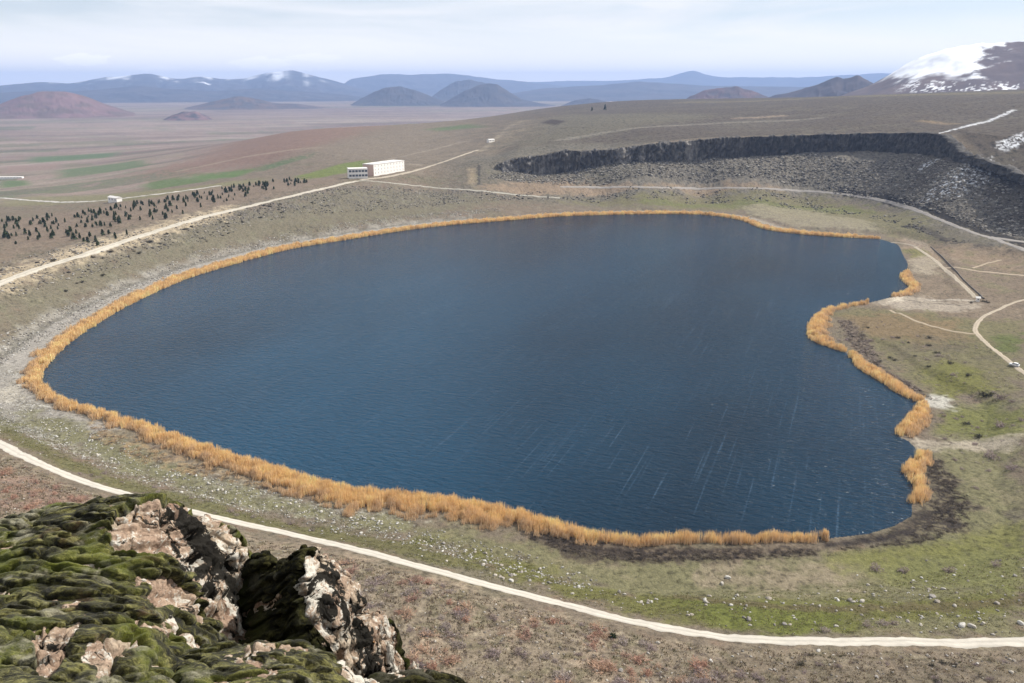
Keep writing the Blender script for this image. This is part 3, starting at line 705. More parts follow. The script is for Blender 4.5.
for k in range(rows):
    v = k / (rows - 6)
    if v <= 1:
        z = PL[:, 2] - 4 + (hgt + 4.6) * v
        ph = ss / 9.0 + 1.8 * fbm(ss / 17, z / 26, 3, 91); ph2 = ss / 2.7 + 0.8 * fbm(ss / 4, z / 12, 2, 93)
        rib = np.abs((ph % 1) - 0.5) * (13.0 * (0.55 + 0.45 * (1 - sstep(230, 320, ss)))) * (0.6 + 0.8 * fbm(ss / 20, ss * 0 + 4, 2, 95)).clip(0.75, 1.5) + np.abs((ph2 % 1) - 0.5) * 2.6 + 0.35 * np.abs(fbm(ss / 7 + 0.25 * fbm(ss / 6, z / 9, 2, 4), z / 34, 3, 41)) * (5.5 + 5.0 * (1 - sstep(220, 300, ss)))
        blk = worley(ss / 4.2 + 0.3 * noise2(ss / 3, z / 3, 9), z / 7.5, 43)
        d = 1.0 + 2.6 * (1 - v) + rib + 1.3 * blk[2] + 0.7 * fbm(ss / 2.0, z / 2.4, 3, 45) + 4.0 * fbm(ss / 34, z * 0, 2, 47) - 1.5 * gap
        tone = (0.62 - 0.30 * sstep(230, 330, ss)) * (0.12 + 0.12 * sstep(-0.2, 0.6, fbm(ss / 3.2, z / 6, 3, 53)) + 0.14 * blk[2] ** 3) * (0.75 + 0.5 * (np.abs((ph2 % 1) - 0.5) * 2)) + gap * 0.10  # sunlit left part and rib fronts painted paler, right part darker
        d = d + gap * (1 - v) * 7.0
    else:
        b = (k - (rows - 6)) / 5.0
        d = -9.0 * b + 1.0 + (1 - b) * (np.abs(fbm(ss / 7, ss * 0 + 3, 3, 41)) * 4); 
        q = PL[:, :2] + out_n * d[:, None]
        z = np.where(b > 0.7, ground(q[:, 0], q[:, 1]) - (0.8 if b >= 1 else 0.0), PL[:, 2] + hgt + 4.5 * fbm(ss / 9, ss * 0 + b * 0.6, 4, 57) + 0.3 - 1.5 * gap)
        tone = 0.10 + 0.04 * fbm(ss / 4, ss * 0 + b * 3, 3, 59)
    q = PL[:, :2] + out_n * d[:, None]
    Vc.append(np.stack([q[:, 0], q[:, 1], z], 1)); t3 = np.stack([tone * 1.05, tone * 0.97, tone * 0.88], 1); Cc.append(t3)
CLIFF = mat_col('basalt', 0.9, (0.55, 1.0), 0.5, 0.5)
Vc = np.stack(Vc, 0).reshape(-1, 3); Cc = np.clip(np.stack(Cc, 0).reshape(-1, 3), 0.02, 0.6)
tag(link('cliff', mesh_np('cliff', Vc, grid_faces(rows, len(PL)), CLIFF, Cc, smooth=False)), kind='structure')

# ------------------------------------------------------------------ far hills and mountains
HILL = mat_col('far_hill_ground', 0.95, (0.8, 1.0), 0.01)
def hill(name, sky_pts, rng_m, base, width, col, col2=None, snow=None, gul=0.12, back=1.0, seed=1, nt=170, ns=60, sharp=1.25):
    pts = np.array([[*ray(px, py), px] for px, py in sky_pts])
    azs = np.linspace(pts[0, 0], pts[-1, 0], nt)
    top = CZ - rng_m * np.interp(azs, pts[:, 0], pts[:, 1])
    k = np.ones(3) / 3; top[1:-1] = np.convolve(top, k, 'valid')
    span = (azs - azs[0]) * rng_m
    hgt = np.maximum(top - base, 0.5)
    sv = np.linspace(-1, 1, ns)
    V = []; Cl = []
    for s_ in sv:
        r = rng_m + s_ * width * (back if s_ > 0 else 1.0)
        prof = (1 - abs(s_)) ** sharp
        x = r * np.sin(azs); y = r * np.cos(azs)
        g = (np.abs(fbm(span / (width * 0.16) + 0.5 * fbm(span / (width * 0.1), span * 0 + s_ * 4, 2, seed), span * 0 + s_ * 2.6, 4, seed + 3)) * -1 + 0.25) * gul * hgt * 4 * abs(s_) * (1 - abs(s_)) * (1 - 0.3 * abs(s_))
        z = base - 6 + (hgt + 6) * prof + g + 0.07 * hgt * prof * fbm(x / (width * 0.22), y / (width * 0.22), 5, seed + 5)
        V.append(np.stack([x, y, z], 1))
        m = sstep(-0.3, 0.4, fbm(x / (width * 0.25), y / (width * 0.25), 4, seed + 7))[:, None]
        cc = np.array(col) * (1 - m) + np.array(col2 or col) * m
        if snow is not None:
            w = snow(np.interp(azs, pts[:, 0], pts[:, 2]), s_, (z - base) / hgt.max(), x, y)[:, None]
            cc = cc * (1 - w) + np.array((0.82, 0.84, 0.88)) * w
        Cl.append(cc)
    V = np.stack(V, 0).reshape(-1, 3); Cl = np.stack(Cl, 0).reshape(-1, 3)
    return tag(link(name, mesh_np(name, V, grid_faces(ns, nt), HILL, Cl, smooth=True)), kind='structure')
PB = -62
red = (0.17, 0.105, 0.10); brown = (0.066, 0.062, 0.066); dull = (0.046, 0.048, 0.056)
def high_snow(px, s_, h, x, y):
    g = fbm(x / 500, y / 500, 4, 61)
    return 0.8 * sstep(0.56, 0.75, h + 0.35 * g) * sstep(-0.2, 0.2, fbm(px / 26, px * 0 + 3, 3, 71))
hill('mountain', [(-80,92),(0,85),(40,82),(70,84),(105,77),(130,75),(150,73),(175,79),(200,76),(222,79),(245,78),(270,72),(292,69),(310,74),(335,81),(360,88),(400,98),(430,103)], 15500, PB, 3200, brown, dull, high_snow, 0.5, seed=3)
hill('mountain', [(325,98),(350,79),(380,74),(410,75),(450,73),(475,76),(520,81),(580,88),(640,95),(660,100)], 18200, PB, 3000, brown, dull, None, 0.25, seed=9)
hill('mountain', [(480,99),(520,92),(545,88),(600,85),(640,81),(660,82),(682,84),(720,86),(770,86),(850,88),(900,96)], 12500, PB, 2200, dull, brown, None, 0.2, seed=15)
hill('mountain', [(420,90),(480,83),(560,81),(620,80),(655,78),(672,76),(684,72),(690,69.5),(697,71),(706,75),(730,77),(800,77),(860,74),(900,72),(960,73),(1040,80)], 21500, PB, 2600, dull, brown, None, 0.1, seed=21)
hill('hill', [(-90,101),(-40,96),(0,93),(40,90),(75,91.5),(105,88.5),(140,86),(175,89),(215,91),(255,88),(300,91),(340,94),(375,99),(400,102)], 11800, PB, 1500, brown, dull, None, 0.4, seed=25)
hill('hill', [(-30,113),(0,104),(20,96),(40,91.5),(55,90),(68,91),(85,96),(105,104),(125,110),(135,113)], 6300, PB, 620, red, (0.12, 0.085, 0.07), None, 0.12, seed=27)
hill('hill', [(160,121),(172,115),(184,111),(196,111),(208,116),(216,121)], 5200, PB, 200, red, brown, None, 0.1, seed=33, nt=70, ns=30)
hill('hill', [(185,108),(210,102),(235,96),(250,97),(275,103),(300,104),(330,108)], 7600, PB, 500, (0.11, 0.08, 0.07), brown, None, 0.15, seed=39)
hill('hill', [(350,105),(362,98),(375,91),(390,86.5),(402,86),(414,89),(428,95),(440,100),(452,104)], 8600, PB, 560, dull, brown, None, 0.12, seed=45)
hill('hill', [(440,105),(452,98),(465,90),(478,84.5),(488,83),(498,85),(510,92),(522,99),(540,103),(560,106)], 8200, PB, 560, dull, brown, None, 0.12, seed=51)
hill('hill', [(425,102),(440,90),(458,80),(470,79),(485,83),(500,92),(515,101)], 11000, PB, 700, dull, brown, None, 0.12, seed=57)
hill('hill', [(560,106),(575,100),(590,98),(615,103),(640,106)], 7800, PB, 350, dull, brown, None, 0.1, seed=59)
hill('hill', [(680,104),(690,96),(705,90),(720,87),(735,86),(748,89),(762,94),(780,101)], 5600, -20, 420, (0.07, 0.055, 0.055), (0.12, 0.07, 0.062), None, 0.14, seed=63)
hill('hill', [(752,104),(775,95),(800,89),(820,83),(832,77.5),(838,75.5),(843,77.5),(850,77),(858,75),(866,78),(880,86),(900,96),(915,103)], 5000, -10, 560, (0.042, 0.036, 0.042), (0.062, 0.05, 0.052), None, 0.16, seed=69)
def cone_snow(px, s_, h, x, y):
    g = fbm(x / 90, y / 90, 5, 73); g2 = fbm(x / 30, y / 14, 3, 79)
    a = sstep(-8, 8, (986 - px) - 62 * (0.60 - h) + 30 * g + 10 * g2 - np.clip(h - 0.62, 0, 1) * 40) * sstep(0.38, 0.52, h + 0.14 * g)
    b = sstep(0.22, 0.5, g2 + 0.6 * g + 0.1) * sstep(0.20, 0.26, h) * (1 - sstep(0.34, 0.42, h - 0.06 * g)) * sstep(885, 930, px)
    return np.clip(a * (s_ < 0.3) + b, 0, 1)
hill('snowy_hill', [(835,98),(850,92),(868,86),(885,77),(902,67),(920,58),(936,50.5),(950,46),(966,43),(983,41.3),(1000,41),(1030,42),(1080,44),(1140,52),(1200,62),(1300,82),(1380,98)], 4300, 40, 900, (0.085, 0.06, 0.052), (0.115, 0.08, 0.066), cone_snow, 0.012, seed=75, nt=420, ns=150, sharp=1.05)

# ------------------------------------------------------------------ the air
me = bpy.data.meshes.new('haze'); bm = bmesh.new()
g8 = [bm.verts.new((x, y, z)) for x in (-26000, 26000) for y in (-26000, 26000) for z in (-75.0, 490.0)]
for f in ((0,1,3,2),(4,6,7,5),(0,4,5,1),(2,3,7,6),(0,2,6,4),(1,5,7,3)): bm.faces.new([g8[i] for i in f])
bmesh.ops.recalc_face_normals(bm, faces=bm.faces[:]); bm.to_mesh(me); bm.free()
hm = bpy.data.materials.new('haze_air'); hm.use_nodes = True; ht = hm.node_tree
for q in list(ht.nodes): ht.nodes.remove(q)
ho = ht.nodes.new('ShaderNodeOutputMaterial'); hv = ht.nodes.new('ShaderNodeVolumePrincipled')
hv.inputs['Color'].default_value = (0.42, 0.59, 1.0, 1); hv.inputs['Density'].default_value = 6.2e-5; hv.inputs['Anisotropy'].default_value = 0.1
ht.links.new(hv.outputs['Volume'], ho.inputs['Volume'])
me.materials.append(hm)
tag(link('haze', me), 'pale blue haze lying over the far plain and mountains', None, kind='stuff')

# ------------------------------------------------------------------ reeds along the water
def blades(P, hgt, wid, lean, col, per=3, jit=0.35, tip=0.25):
    """per standing blades (thin tapering quads) at each base point"""
    n = len(P); k = n * per
    b = np.repeat(P, per, 0) + np.c_[rng.normal(0, jit, (k, 2)), np.zeros(k)]
    h = np.repeat(hgt, per) * rng.uniform(0.75, 1.1, k); a = rng.uniform(0, math.pi, k); w = np.repeat(wid, per) * rng.uniform(0.6, 1.3, k)
    dx = np.cos(a) * w / 2; dy = np.sin(a) * w / 2; la = rng.uniform(0, 2 * math.pi, k); ll = h * lean * rng.uniform(0.2, 1, k)
    v0 = b + np.c_[-dx, -dy, -0.1 + 0 * dx]; v1 = b + np.c_[dx, dy, -0.1 + 0 * dx]
    t = b + np.c_[np.cos(la) * ll, np.sin(la) * ll, h]
    v2 = t + np.c_[dx, dy, 0 * dx] * tip; v3 = t - np.c_[dx, dy, 0 * dx] * tip
    V = np.stack([v0, v1, v2, v3], 1).reshape(-1, 3); Fq = np.arange(4 * k).reshape(-1, 4)
    c = np.repeat(col, per, 0) * rng.uniform(0.8, 1.2, (k, 1)); c = np.repeat(c, 4, 0)
    return V, Fq, c
s = NT('dry_reed'); vc = s.n('ShaderNodeVertexColor', layer_name='Col'); s.l(vc.outputs['Color'], s.b.inputs['Base Color']); s.b.inputs['Roughness'].default_value = 0.8; s.b.inputs['Specular IOR Level'].default_value = 0.15
tr = s.n('ShaderNodeBsdfTranslucent'); s.l(vc.outputs['Color'], tr.inputs['Color']); ms = s.n('ShaderNodeMixShader'); ms.inputs['Fac'].default_value = 0.3
s.l(s.b.outputs['BSDF'], ms.inputs[1]); s.l(tr.outputs['BSDF'], ms.inputs[2]); s.l(ms.outputs['Shader'], s.out.inputs['Surface'])
REED = s.m
LP_ = np.vstack([LAKE])
def reed_bed(pts, widths, label, hmax=3.0, inward=1.5, dens=1.0, group=None):
    P = np.array([at_z(x, y, 0.0)[:2] for x, y in pts]); Q = smooth_open(np.c_[P, widths], 3.0)
    c, w = Q[:, :2], Q[:, 2]
    t = np.gradient(c, axis=0); t /= np.hypot(t[:, 0], t[:, 1])[:, None] + 1e-9; nn = np.stack([t[:, 1], -t[:, 0]], 1)
    probe = poly_sd(c[:, 0] + nn[:, 0] * 3, c[:, 1] + nn[:, 1] * 3, LAKE) - poly_sd(c[:, 0] - nn[:, 0] * 3, c[:, 1] - nn[:, 1] * 3, LAKE)
    if probe.sum() > 0: nn = -nn                                   # outward, away from the water
    L = np.r_[0, np.cumsum(np.hypot(*np.diff(c, axis=0).T))]
    dist = np.hypot(c[:, 0], c[:, 1]); rho = np.clip(2200 / dist, 2.0, 9.5) * dens
    cum = np.cumsum(w * rho * np.gradient(L)); n = int(cum[-1])
    u = np.interp(rng.uniform(0, cum[-1], n), cum, np.arange(len(c))); i = np.clip(u.astype(int), 0, len(c) - 2); f = u - i
    ww = w[i]; wob = 1 + 0.7 * fbm(L[i] / 11, L[i] * 0 + 3, 3, 5) + 0.2 * fbm(L[i] / 3, L[i] * 0, 2, 8)
    o = rng.uniform(0, 1, n); off = -inward * (1 + 0.7 * fbm(L[i] / 6, L[i] * 0 + 9, 2, 6)) + o * ww * wob
    p = c[i] * (1 - f)[:, None] + c[i + 1] * f[:, None] + nn[i] * off[:, None]
    keep = fbm(p[:, 0] / 5, p[:, 1] / 5, 3, 13) > -0.42 + 0.35 * (o > 0.75)
    p, o = p[keep], o[keep]; n = len(p); d = np.hypot(p[:, 0], p[:, 1])
    z = np.maximum(ground(p[:, 0], p[:, 1]), -0.4)
    h = hmax * (1 - 0.45 * sstep(0.65, 1.0, o)) * (0.85 + 0.5 * fbm(p[:, 0] / 5, p[:, 1] / 5, 3, 17)).clip(0.4, 1.3) * rng.uniform(0.88, 1.06, n)
    col = np.array((0.80, 0.56, 0.285)) * (1 + 0.25 * fbm(p[:, 0] / 8, p[:, 1] / 8, 3, 19))[:, None]
    m = sstep(0.5, 0.95, o + 0.3 * fbm(p[:, 0] / 4, p[:, 1] / 4, 2, 23))[:, None]
    col = col * (1 - m) + np.array((0.60, 0.44, 0.28)) * m
    g_ = sstep(0.1, 0.6, fbm(p[:, 0] / 3, p[:, 1] / 3, 3, 27))[:, None] * 0.3; col = col * (1 - g_) + np.array((0.42, 0.31, 0.19)) * g_
    V, Fq, cc = blades(np.c_[p, z], h, np.clip(d / 1700, 0.12, 0.5), 0.13, col, 3, 0.3)
    return tag(link('reeds', mesh_np('reeds', V, Fq, REED, np.clip(cc, 0.02, 0.8))), label, 'reeds', group, kind='stuff')
i825 = SHORE.index((825, 539)); i880 = SHORE.index((880, 239))
ring = SHORE[i825:] + SHORE[:i880 + 1]
def ring_w(p):
    x, y = p
    if y > 378: return float(np.interp(x, [45, 80, 150, 250, 330, 400, 480, 540, 600, 660, 760, 825], [7, 6, 8, 11, 13, 14, 13, 10, 5, 4, 4, 3]))
    return float(np.interp(x, [38, 60, 120, 200, 300, 400, 500, 600, 700, 740, 800, 850, 880], [8, 9, 11, 12, 11, 11, 11, 11, 10, 9, 11, 9, 4]))
reed_bed(ring, [ring_w(p) for p in ring], 'long golden reed belt round the near, left and far shores of the lake', 3.2)
reed_bed([(905,273),(903,279),(912,288),(905,293),(893,297)], [5,8,7,6,3], 'small hooked golden reed bed below the far bare right shore', 3.0)
reed_bed([(868,304),(836,309),(821,314),(812,325),(811,337),(822,344),(846,352)], [2,5,8,9,11,6,3], 'golden reed bed wrapped round the blunt point of the right shore', 3.0)
reed_bed([(851,356),(862,369),(882,381),(900,393),(918,402)], [5,8,8,7,4], 'straight golden reed strip on the right shore above the white patch', 3.0)
reed_bed([(922,406),(915,416),(902,429),(899,436)], [4,8,8,5], 'short upright golden reed bed below the white patch on the right shore', 3.2)
reed_bed([(922,456),(912,465),(907,474),(916,484),(919,493),(912,504)], [5,8,7,4,6,4], 'narrow golden reed bed at the lower right corner of the lake', 3.0)

# ------------------------------------------------------------------ dry grass tufts on the near ground (uncountable)
ROADS = [smooth_open(trace(NEAR_ROAD), 6), smooth_open(trace(RIM_ROAD), 10)]
def off_road(x, y, m=4.0):
    d = np.minimum(seg_dist(x, y, ROADS[0]), seg_dist(x, y, ROADS[1])); return d > m
def sample_area(pts, n, rmin=90):
    P = trace(pts, rmin) if not isinstance(pts, np.ndarray) else pts
    lo, hi = P.min(0), P.max(0); out = np.zeros((0, 2))
    for _ in range(60):
        q = rng.uniform(lo, hi, (max(n * 2, 400), 2)); q = q[inside(q[:, 0], q[:, 1], P)]; out = np.vstack([out, q])
        if len(out) >= n: break
    return out[:n]
TUFT = REED
def tufts(pts, n, cols, h, w, label, thr=-0.3, lean=0.5, per=4):
    p = sample_area(pts, n); keep = (fbm(p[:, 0] / 6, p[:, 1] / 6, 3, 29) > thr) & off_road(p[:, 0], p[:, 1], 3.4) & (poly_sd(p[:, 0], p[:, 1], LAKE) < -5)
    p = p[keep]; z = ground(p[:, 0], p[:, 1]); n = len(p)
    m = fbm(p[:, 0] / 9, p[:, 1] / 9, 3, 37) + rng.normal(0, 0.35, n)
    idx = np.clip(((m + 0.8) / 1.6 * len(cols)).astype(int), 0, len(cols) - 1)
    V, Fq, cc = blades(np.c_[p, z], np.full(n, h) * rng.uniform(0.5, 1.5, n), np.full(n, w), lean, np.array(cols)[idx], per, 0.22, 0.2)
    return V, Fq, cc
NEAR_SLOPE = [(-150,430),(0,455),(60,483),(120,503),(220,530),(300,548),(400,572),(500,600),(600,626),(700,646),(800,652),(1024,652),(1120,652),(1120,720),(700,740),(430,760),(180,740),(60,600),(-150,540)]
NEAR_BENCH = [(-20,405),(60,440),(130,470),(230,496),(340,519),(430,538),(520,558),(600,590),(700,592),(800,590),(1060,540),(1060,636),(800,636),(700,628),(600,608),(500,583),(400,556),(300,531),(220,513),(120,487),(40,455),(-20,430)]
parts = [tufts(NEAR_SLOPE, 26000, [(0.12,0.10,0.065),(0.22,0.18,0.115),(0.18,0.13,0.095),(0.32,0.26,0.17),(0.10,0.095,0.05)], 0.32, 0.22, ''),
         tufts(NEAR_BENCH, 12000, [(0.17,0.16,0.07),(0.23,0.20,0.11),(0.14,0.15,0.045),(0.26,0.22,0.14)], 0.22, 0.2, '', -0.2)]
V = np.vstack([p[0] for p in parts]); off = len(parts[0][0]); Fq = np.vstack([parts[0][1], parts[1][1] + off]); cc = np.vstack([p[2] for p in parts])
tag(link('grass', mesh_np('grass', V, Fq, TUFT, np.clip(cc, 0.02, 0.6))), 'dry straw coloured grass tufts on the near slope and shore', 'grass', kind='stuff')

# ------------------------------------------------------------------ stones
def ico():
    bm = bmesh.new(); bmesh.ops.create_icosphere(bm, subdivisions=1, radius=1.0)
    v = np.array([x.co[:] for x in bm.verts]); f = np.array([[q.index for q in x.verts] for x in bm.faces]); bm.free(); return v, f
IV, IF = ico()
def rubble(P, size, cols, flat=0.65):
    n = len(P); k = len(IV)
    sc = size[:, None, None] * np.stack([rng.uniform(0.7, 1.3, n), rng.uniform(0.6, 1.1, n), rng.uniform(0.5, 1.0, n) * flat], 1)[:, None, :]
    v = IV[None] * (1 + rng.uniform(-0.28, 0.28, (n, k, 1))) * sc
    a = rng.uniform(0, 2 * math.pi, n)[:, None]; x = v[..., 0] * np.cos(a) - v[..., 1] * np.sin(a); y = v[..., 0] * np.sin(a) + v[..., 1] * np.cos(a)
    v = np.stack([x, y, v[..., 2]], 2) + P[:, None, :] + np.array([0, 0, 0.15]) * size[:, None, None]
    f = IF[None] + (np.arange(n) * k)[:, None, None]
    c = np.repeat(cols * rng.uniform(0.7, 1.25, (n, 1)), k, 0)
    return v.reshape(-1, 3), f.reshape(-1, 3), np.clip(c, 0.02, 0.8)
STONE = mat_col('stone', 0.9, (0.7, 1.0), 2.5, 0.08)
def stones_at(area_px, n, smin, smax, cols, thr=None, sc=6, rmin=90, pw=3.0, roadgap=3.2):
    p = sample_area(area_px, n, rmin)
    k = off_road(p[:, 0], p[:, 1], roadgap) & (poly_sd(p[:, 0], p[:, 1], LAKE) < -2)
    if thr is not None: k &= fbm(p[:, 0] / sc, p[:, 1] / sc, 3, 63) > thr
    p = p[k]; n = len(p); s_ = smin + (smax - smin) * rng.uniform(0, 1, n) ** pw
    cc = np.array(cols)[rng.integers(0, len(cols), n)]
    return np.c_[p, ground(p[:, 0], p[:, 1])], s_, cc
pale = [(0.38,0.365,0.33),(0.30,0.28,0.25),(0.47,0.455,0.42),(0.24,0.22,0.19)]
greyb = [(0.22,0.20,0.175),(0.30,0.27,0.23),(0.14,0.125,0.11),(0.36,0.33,0.29)]
dark = [(0.075,0.068,0.06),(0.12,0.108,0.092),(0.20,0.185,0.16),(0.30,0.28,0.25),(0.05,0.045,0.04)]
screec = greyb + [(0.27,0.25,0.215),(0.33,0.31,0.27),(0.20,0.185,0.16),(0.10,0.09,0.078),(0.07,0.063,0.055)]
BEACH = [(0,370),(14,372),(22,396),(60,416),(110,436),(170,466),(240,484),(330,507),(430,527),(520,552),(600,578),(600,592),(500,572),(400,545),(300,522),(200,500),(110,472),(40,444),(0,424)]
FARBEACH = [(0,335),(60,308),(120,279),(200,250),(300,229),(400,215),(500,207),(500,212),(400,221),(300,237),(200,263),(120,296),(60,330),(20,352),(0,365)]
LEFTBANK = [(0,262),(100,240),(200,214),(345,186),(440,190),(520,200),(440,206),(300,214),(180,246),(90,275),(0,300)]
SCREE = [(485,178),(506,171),(560,174),(609,163),(700,158),(815,153),(917,155),(965,166),(1024,182),(1070,195),(1070,255),(1000,234),(930,210),(885,196),(810,186),(700,183),(560,184)]
LOWFAR = [(480,188),(560,191),(700,193),(810,196),(900,214),(980,244),(930,240),(860,216),(740,201),(560,199),(480,198)]
sets = [stones_at(BEACH, 5200, 0.12, 0.50, pale, -0.1, 5), stones_at(FARBEACH, 5200, 0.25, 0.8, pale + greyb, -0.3, 14), stones_at(NEAR_SLOPE, 3600, 0.10, 0.42, greyb),
        stones_at(NEAR_BENCH, 1500, 0.12, 0.5, greyb + pale, 0.0), stones_at(LEFTBANK, 6500, 0.3, 1.2, dark + greyb, -0.2, 30),
        stones_at(SCREE, 11000, 0.5, 1.9, screec, None), stones_at(LOWFAR, 2500, 0.5, 1.6, dark, 0.0, 25)]
for (P, s_, cc), nm, lb in zip(sets, ('gravel',) * 7, ('white stones strewn over the beach left of the near reeds', 'pale stony band behind the reeds of the far left shore', 'small grey stones on the brown slope below the white track',
        'scattered stones in the grass between track and lake', 'dark stones dotted over the bank below the rim road', 'grey brown scree of boulders under the dark cliff', 'dark stones on the flat between far road and lake')):
    V, f, c = rubble(P, s_, cc)
    tag(link('rubble', mesh_np('rubble', V, f, STONE, c)), lb, 'stones', kind='stuff')
# single boulders one can point to
BM = []
for k in range(7):
    bm = bmesh.new(); bmesh.ops.create_icosphere(bm, subdivisions=3, radius=1.0); rr_ = random.Random(k)
    v = np.array([x.co[:] for x in bm.verts]); pl = [(np.array(Vector((rr_.gauss(0,1), rr_.gauss(0,1), rr_.gauss(0,1))).normalized()), rr_.uniform(0.62, 0.9)) for _ in range(11)]
    rad_ = np.min(np.stack([np.where(v @ n_ > 0.05, d_ / np.maximum(v @ n_, 0.05), 9) for n_, d_ in pl], 0), 0).clip(0.4, 1.05)
    v = v * (rad_ * (1 + 0.08 * fbm3(v[:, 0] * 3, v[:, 1] * 3, v[:, 2] * 3, 3, k)))[:, None] * np.array([1.15, 0.9, 0.72])
    f = np.array([[q.index for q in x.verts] for x in bm.faces]); bm.free()
    base = np.array([(0.30,0.27,0.235),(0.42,0.39,0.345),(0.22,0.20,0.18),(0.50,0.48,0.44),(0.35,0.31,0.26),(0.27,0.25,0.23),(0.46,0.42,0.36)][k])
    BM.append(mesh_np('boulder', v, f, STONE, np.repeat(base[None], len(v), 0) * (1 + 0.2 * fbm3(v[:, 0] * 2, v[:, 1] * 2, v[:, 2] * 2, 3, k + 9))[:, None]))
def boulder(x, y, s_, label, group=None, kind=None):
    o = link('boulder', BM[random.randrange(7) if kind is None else kind], None, (x, y, ground(x, y)[0] + 0.16 * s_), (random.uniform(-.2, .2), random.uniform(-.2, .2), random.uniform(0, 6.28)), (s_, s_, s_))
    return tag(o, label, 'boulder', group)
def boulders(pts, n, smin, smax, label, group, thr=None, pale_only=False):
    P, s_, _ = stones_at(pts, n, smin, smax, [(0, 0, 0)], thr, 8, pw=2.0)
    for p, q in zip(P, s_): boulder(p[0], p[1], q, label, group, random.choice((1, 3, 6)) if pale_only else None)
boulders([(430,540),(520,560),(600,590),(700,596),(820,598),(820,630),(720,626),(620,606),(520,584),(430,560)], 75, 0.3, 0.75, 'grey stone in the green strip beside the white track', 'stones in the green strip by the track')
boulders([(40,412),(160,466),(330,508),(430,530),(430,546),(300,522),(140,482),(40,440)], 90, 0.3, 0.7, 'white stone lying loose on the stony beach', 'white stones on the near beach', None, True)
boulders([(830,560),(1024,545),(1024,630),(830,630)], 45, 0.3, 0.7, 'grey stone scattered on the olive grass in the lower right', 'stones on the olive grass')
boulders([(500,670),(640,640),(1024,655),(1024,683),(600,690)], 40, 0.25, 0.6, 'grey stone on the brown slope below the white track', 'stones on the brown slope')
for px, py, s_, k, lb in [(728,578,0.8,3,'pale lone boulder on the dry patch near the dark stubble'),(722,584,0.7,1,'white stone beside the pale lone boulder'),(737,596,0.7,6,'tan boulder at the edge of the dry patch'),
        (769,599,0.7,4,'tan stone above the green strip, right of the tan boulder'),(932,597,1.0,5,'dark topped boulder standing alone in the olive grass'),(850,601,0.8,2,'left of two low dark rocks above the heap of stones'),
        (862,602,0.8,1,'right of two low dark rocks above the heap of stones'),(962,626,1.0,3,'pale boulder in a cluster just above the track'),(972,627,0.9,1,'grey boulder at the right end of the cluster above the track'),(1021,624,0.8,3,'pale boulder at the right picture edge above the track')]:
    x, y, z = on_ground(px, py); boulder(x, y, s_, lb, None, k)

# ------------------------------------------------------------------ bare shrubs
TWIG = REED
def twig_mesh(seed, n, col, spread=1.0, height=1.0, w=0.035, name='shrub', leaf=None):
    """a rounded bush: forked sticks fanning from the root, with fine end twigs (and small leaves) filling the crown"""
    g = np.random.default_rng(seed); V = []; Fq = []; Cc = []; k = 0
    def stick(a, b, w0, w1, c):
        nonlocal k
        d = b - a; p = np.cross(d, g.normal(size=3)); p /= np.linalg.norm(p) + 1e-9
        V.extend([a - p * w0, a + p * w0, b + p * w1, b - p * w1]); Fq.append([k, k + 1, k + 2, k + 3]); Cc.extend([c] * 4); k += 4
    lobes = g.normal(size=(5, 2)) * 0.35
    for i in range(n):
        th = g.uniform(0, 2 * math.pi); ph = math.acos(g.uniform(0.02, 1.0)); rr = g.uniform(0.6, 1.0)
        lb = lobes[g.integers(5)]
        tip = np.array([math.cos(th) * math.sin(ph) * spread * rr * 0.7 + lb[0] * spread, math.sin(th) * math.sin(ph) * spread * rr * 0.7 + lb[1] * spread, (0.12 + math.cos(ph) * rr * 0.85) * height])
        c = np.array(col) * g.uniform(0.6, 1.3); mid = tip * np.array([0.45, 0.45, 0.55]) + g.normal(size=3) * 0.05
        if i % 3 == 0: stick(np.array([lb[0] * 0.3, lb[1] * 0.3, -0.1]), mid, w * 1.0, w * 0.7, c * 0.7); stick(mid, tip, w * 0.7, w * 0.3, c * 0.85)
        for q in range(3):
            e = tip + g.normal(size=3) * np.array([0.16, 0.16, 0.14]) * spread; stick(tip * 0.8 + mid * 0.2, e, w * 0.8, w * 0.5, c)
        if leaf is not None:
            for q in range(5):
                e = tip + g.normal(size=3) * 0.13 * spread; stick(e, e + g.normal(size=3) * 0.10, 0.06, 0.05, np.array(leaf) * g.uniform(0.6, 1.4))
    return mesh_np(name, np.array(V), np.array(Fq), TWIG, np.clip(np.array(Cc), 0.01, 0.7))
RED = [twig_mesh(100 + k, 70, c) for k, c in enumerate([(0.44,0.26,0.19),(0.38,0.24,0.19),(0.46,0.31,0.22)])]
MAUVE = [twig_mesh(110 + k, 70, c, 1.15, 0.85) for k, c in enumerate([(0.34,0.27,0.26),(0.28,0.22,0.21),(0.38,0.32,0.29)])]
DARKB = [twig_mesh(120 + k, 60, (0.06,0.055,0.04), 1.0, 0.8, 0.05) for k in range(2)]
JUN = twig_mesh(130, 110, (0.035,0.04,0.02), 1.0, 0.85, 0.05, leaf=(0.028,0.04,0.014))
def shrub(x, y, me, s_, label, group=None, name='shrub'):
    o = link(name, me, None, (x, y, ground(x, y)[0] - 0.03), (0, 0, random.uniform(0, 6.28)), (s_ * random.uniform(0.9, 1.2), s_ * random.uniform(0.9, 1.2), s_ * random.uniform(0.8, 1.05)))
    return tag(o, label, 'shrub', group)
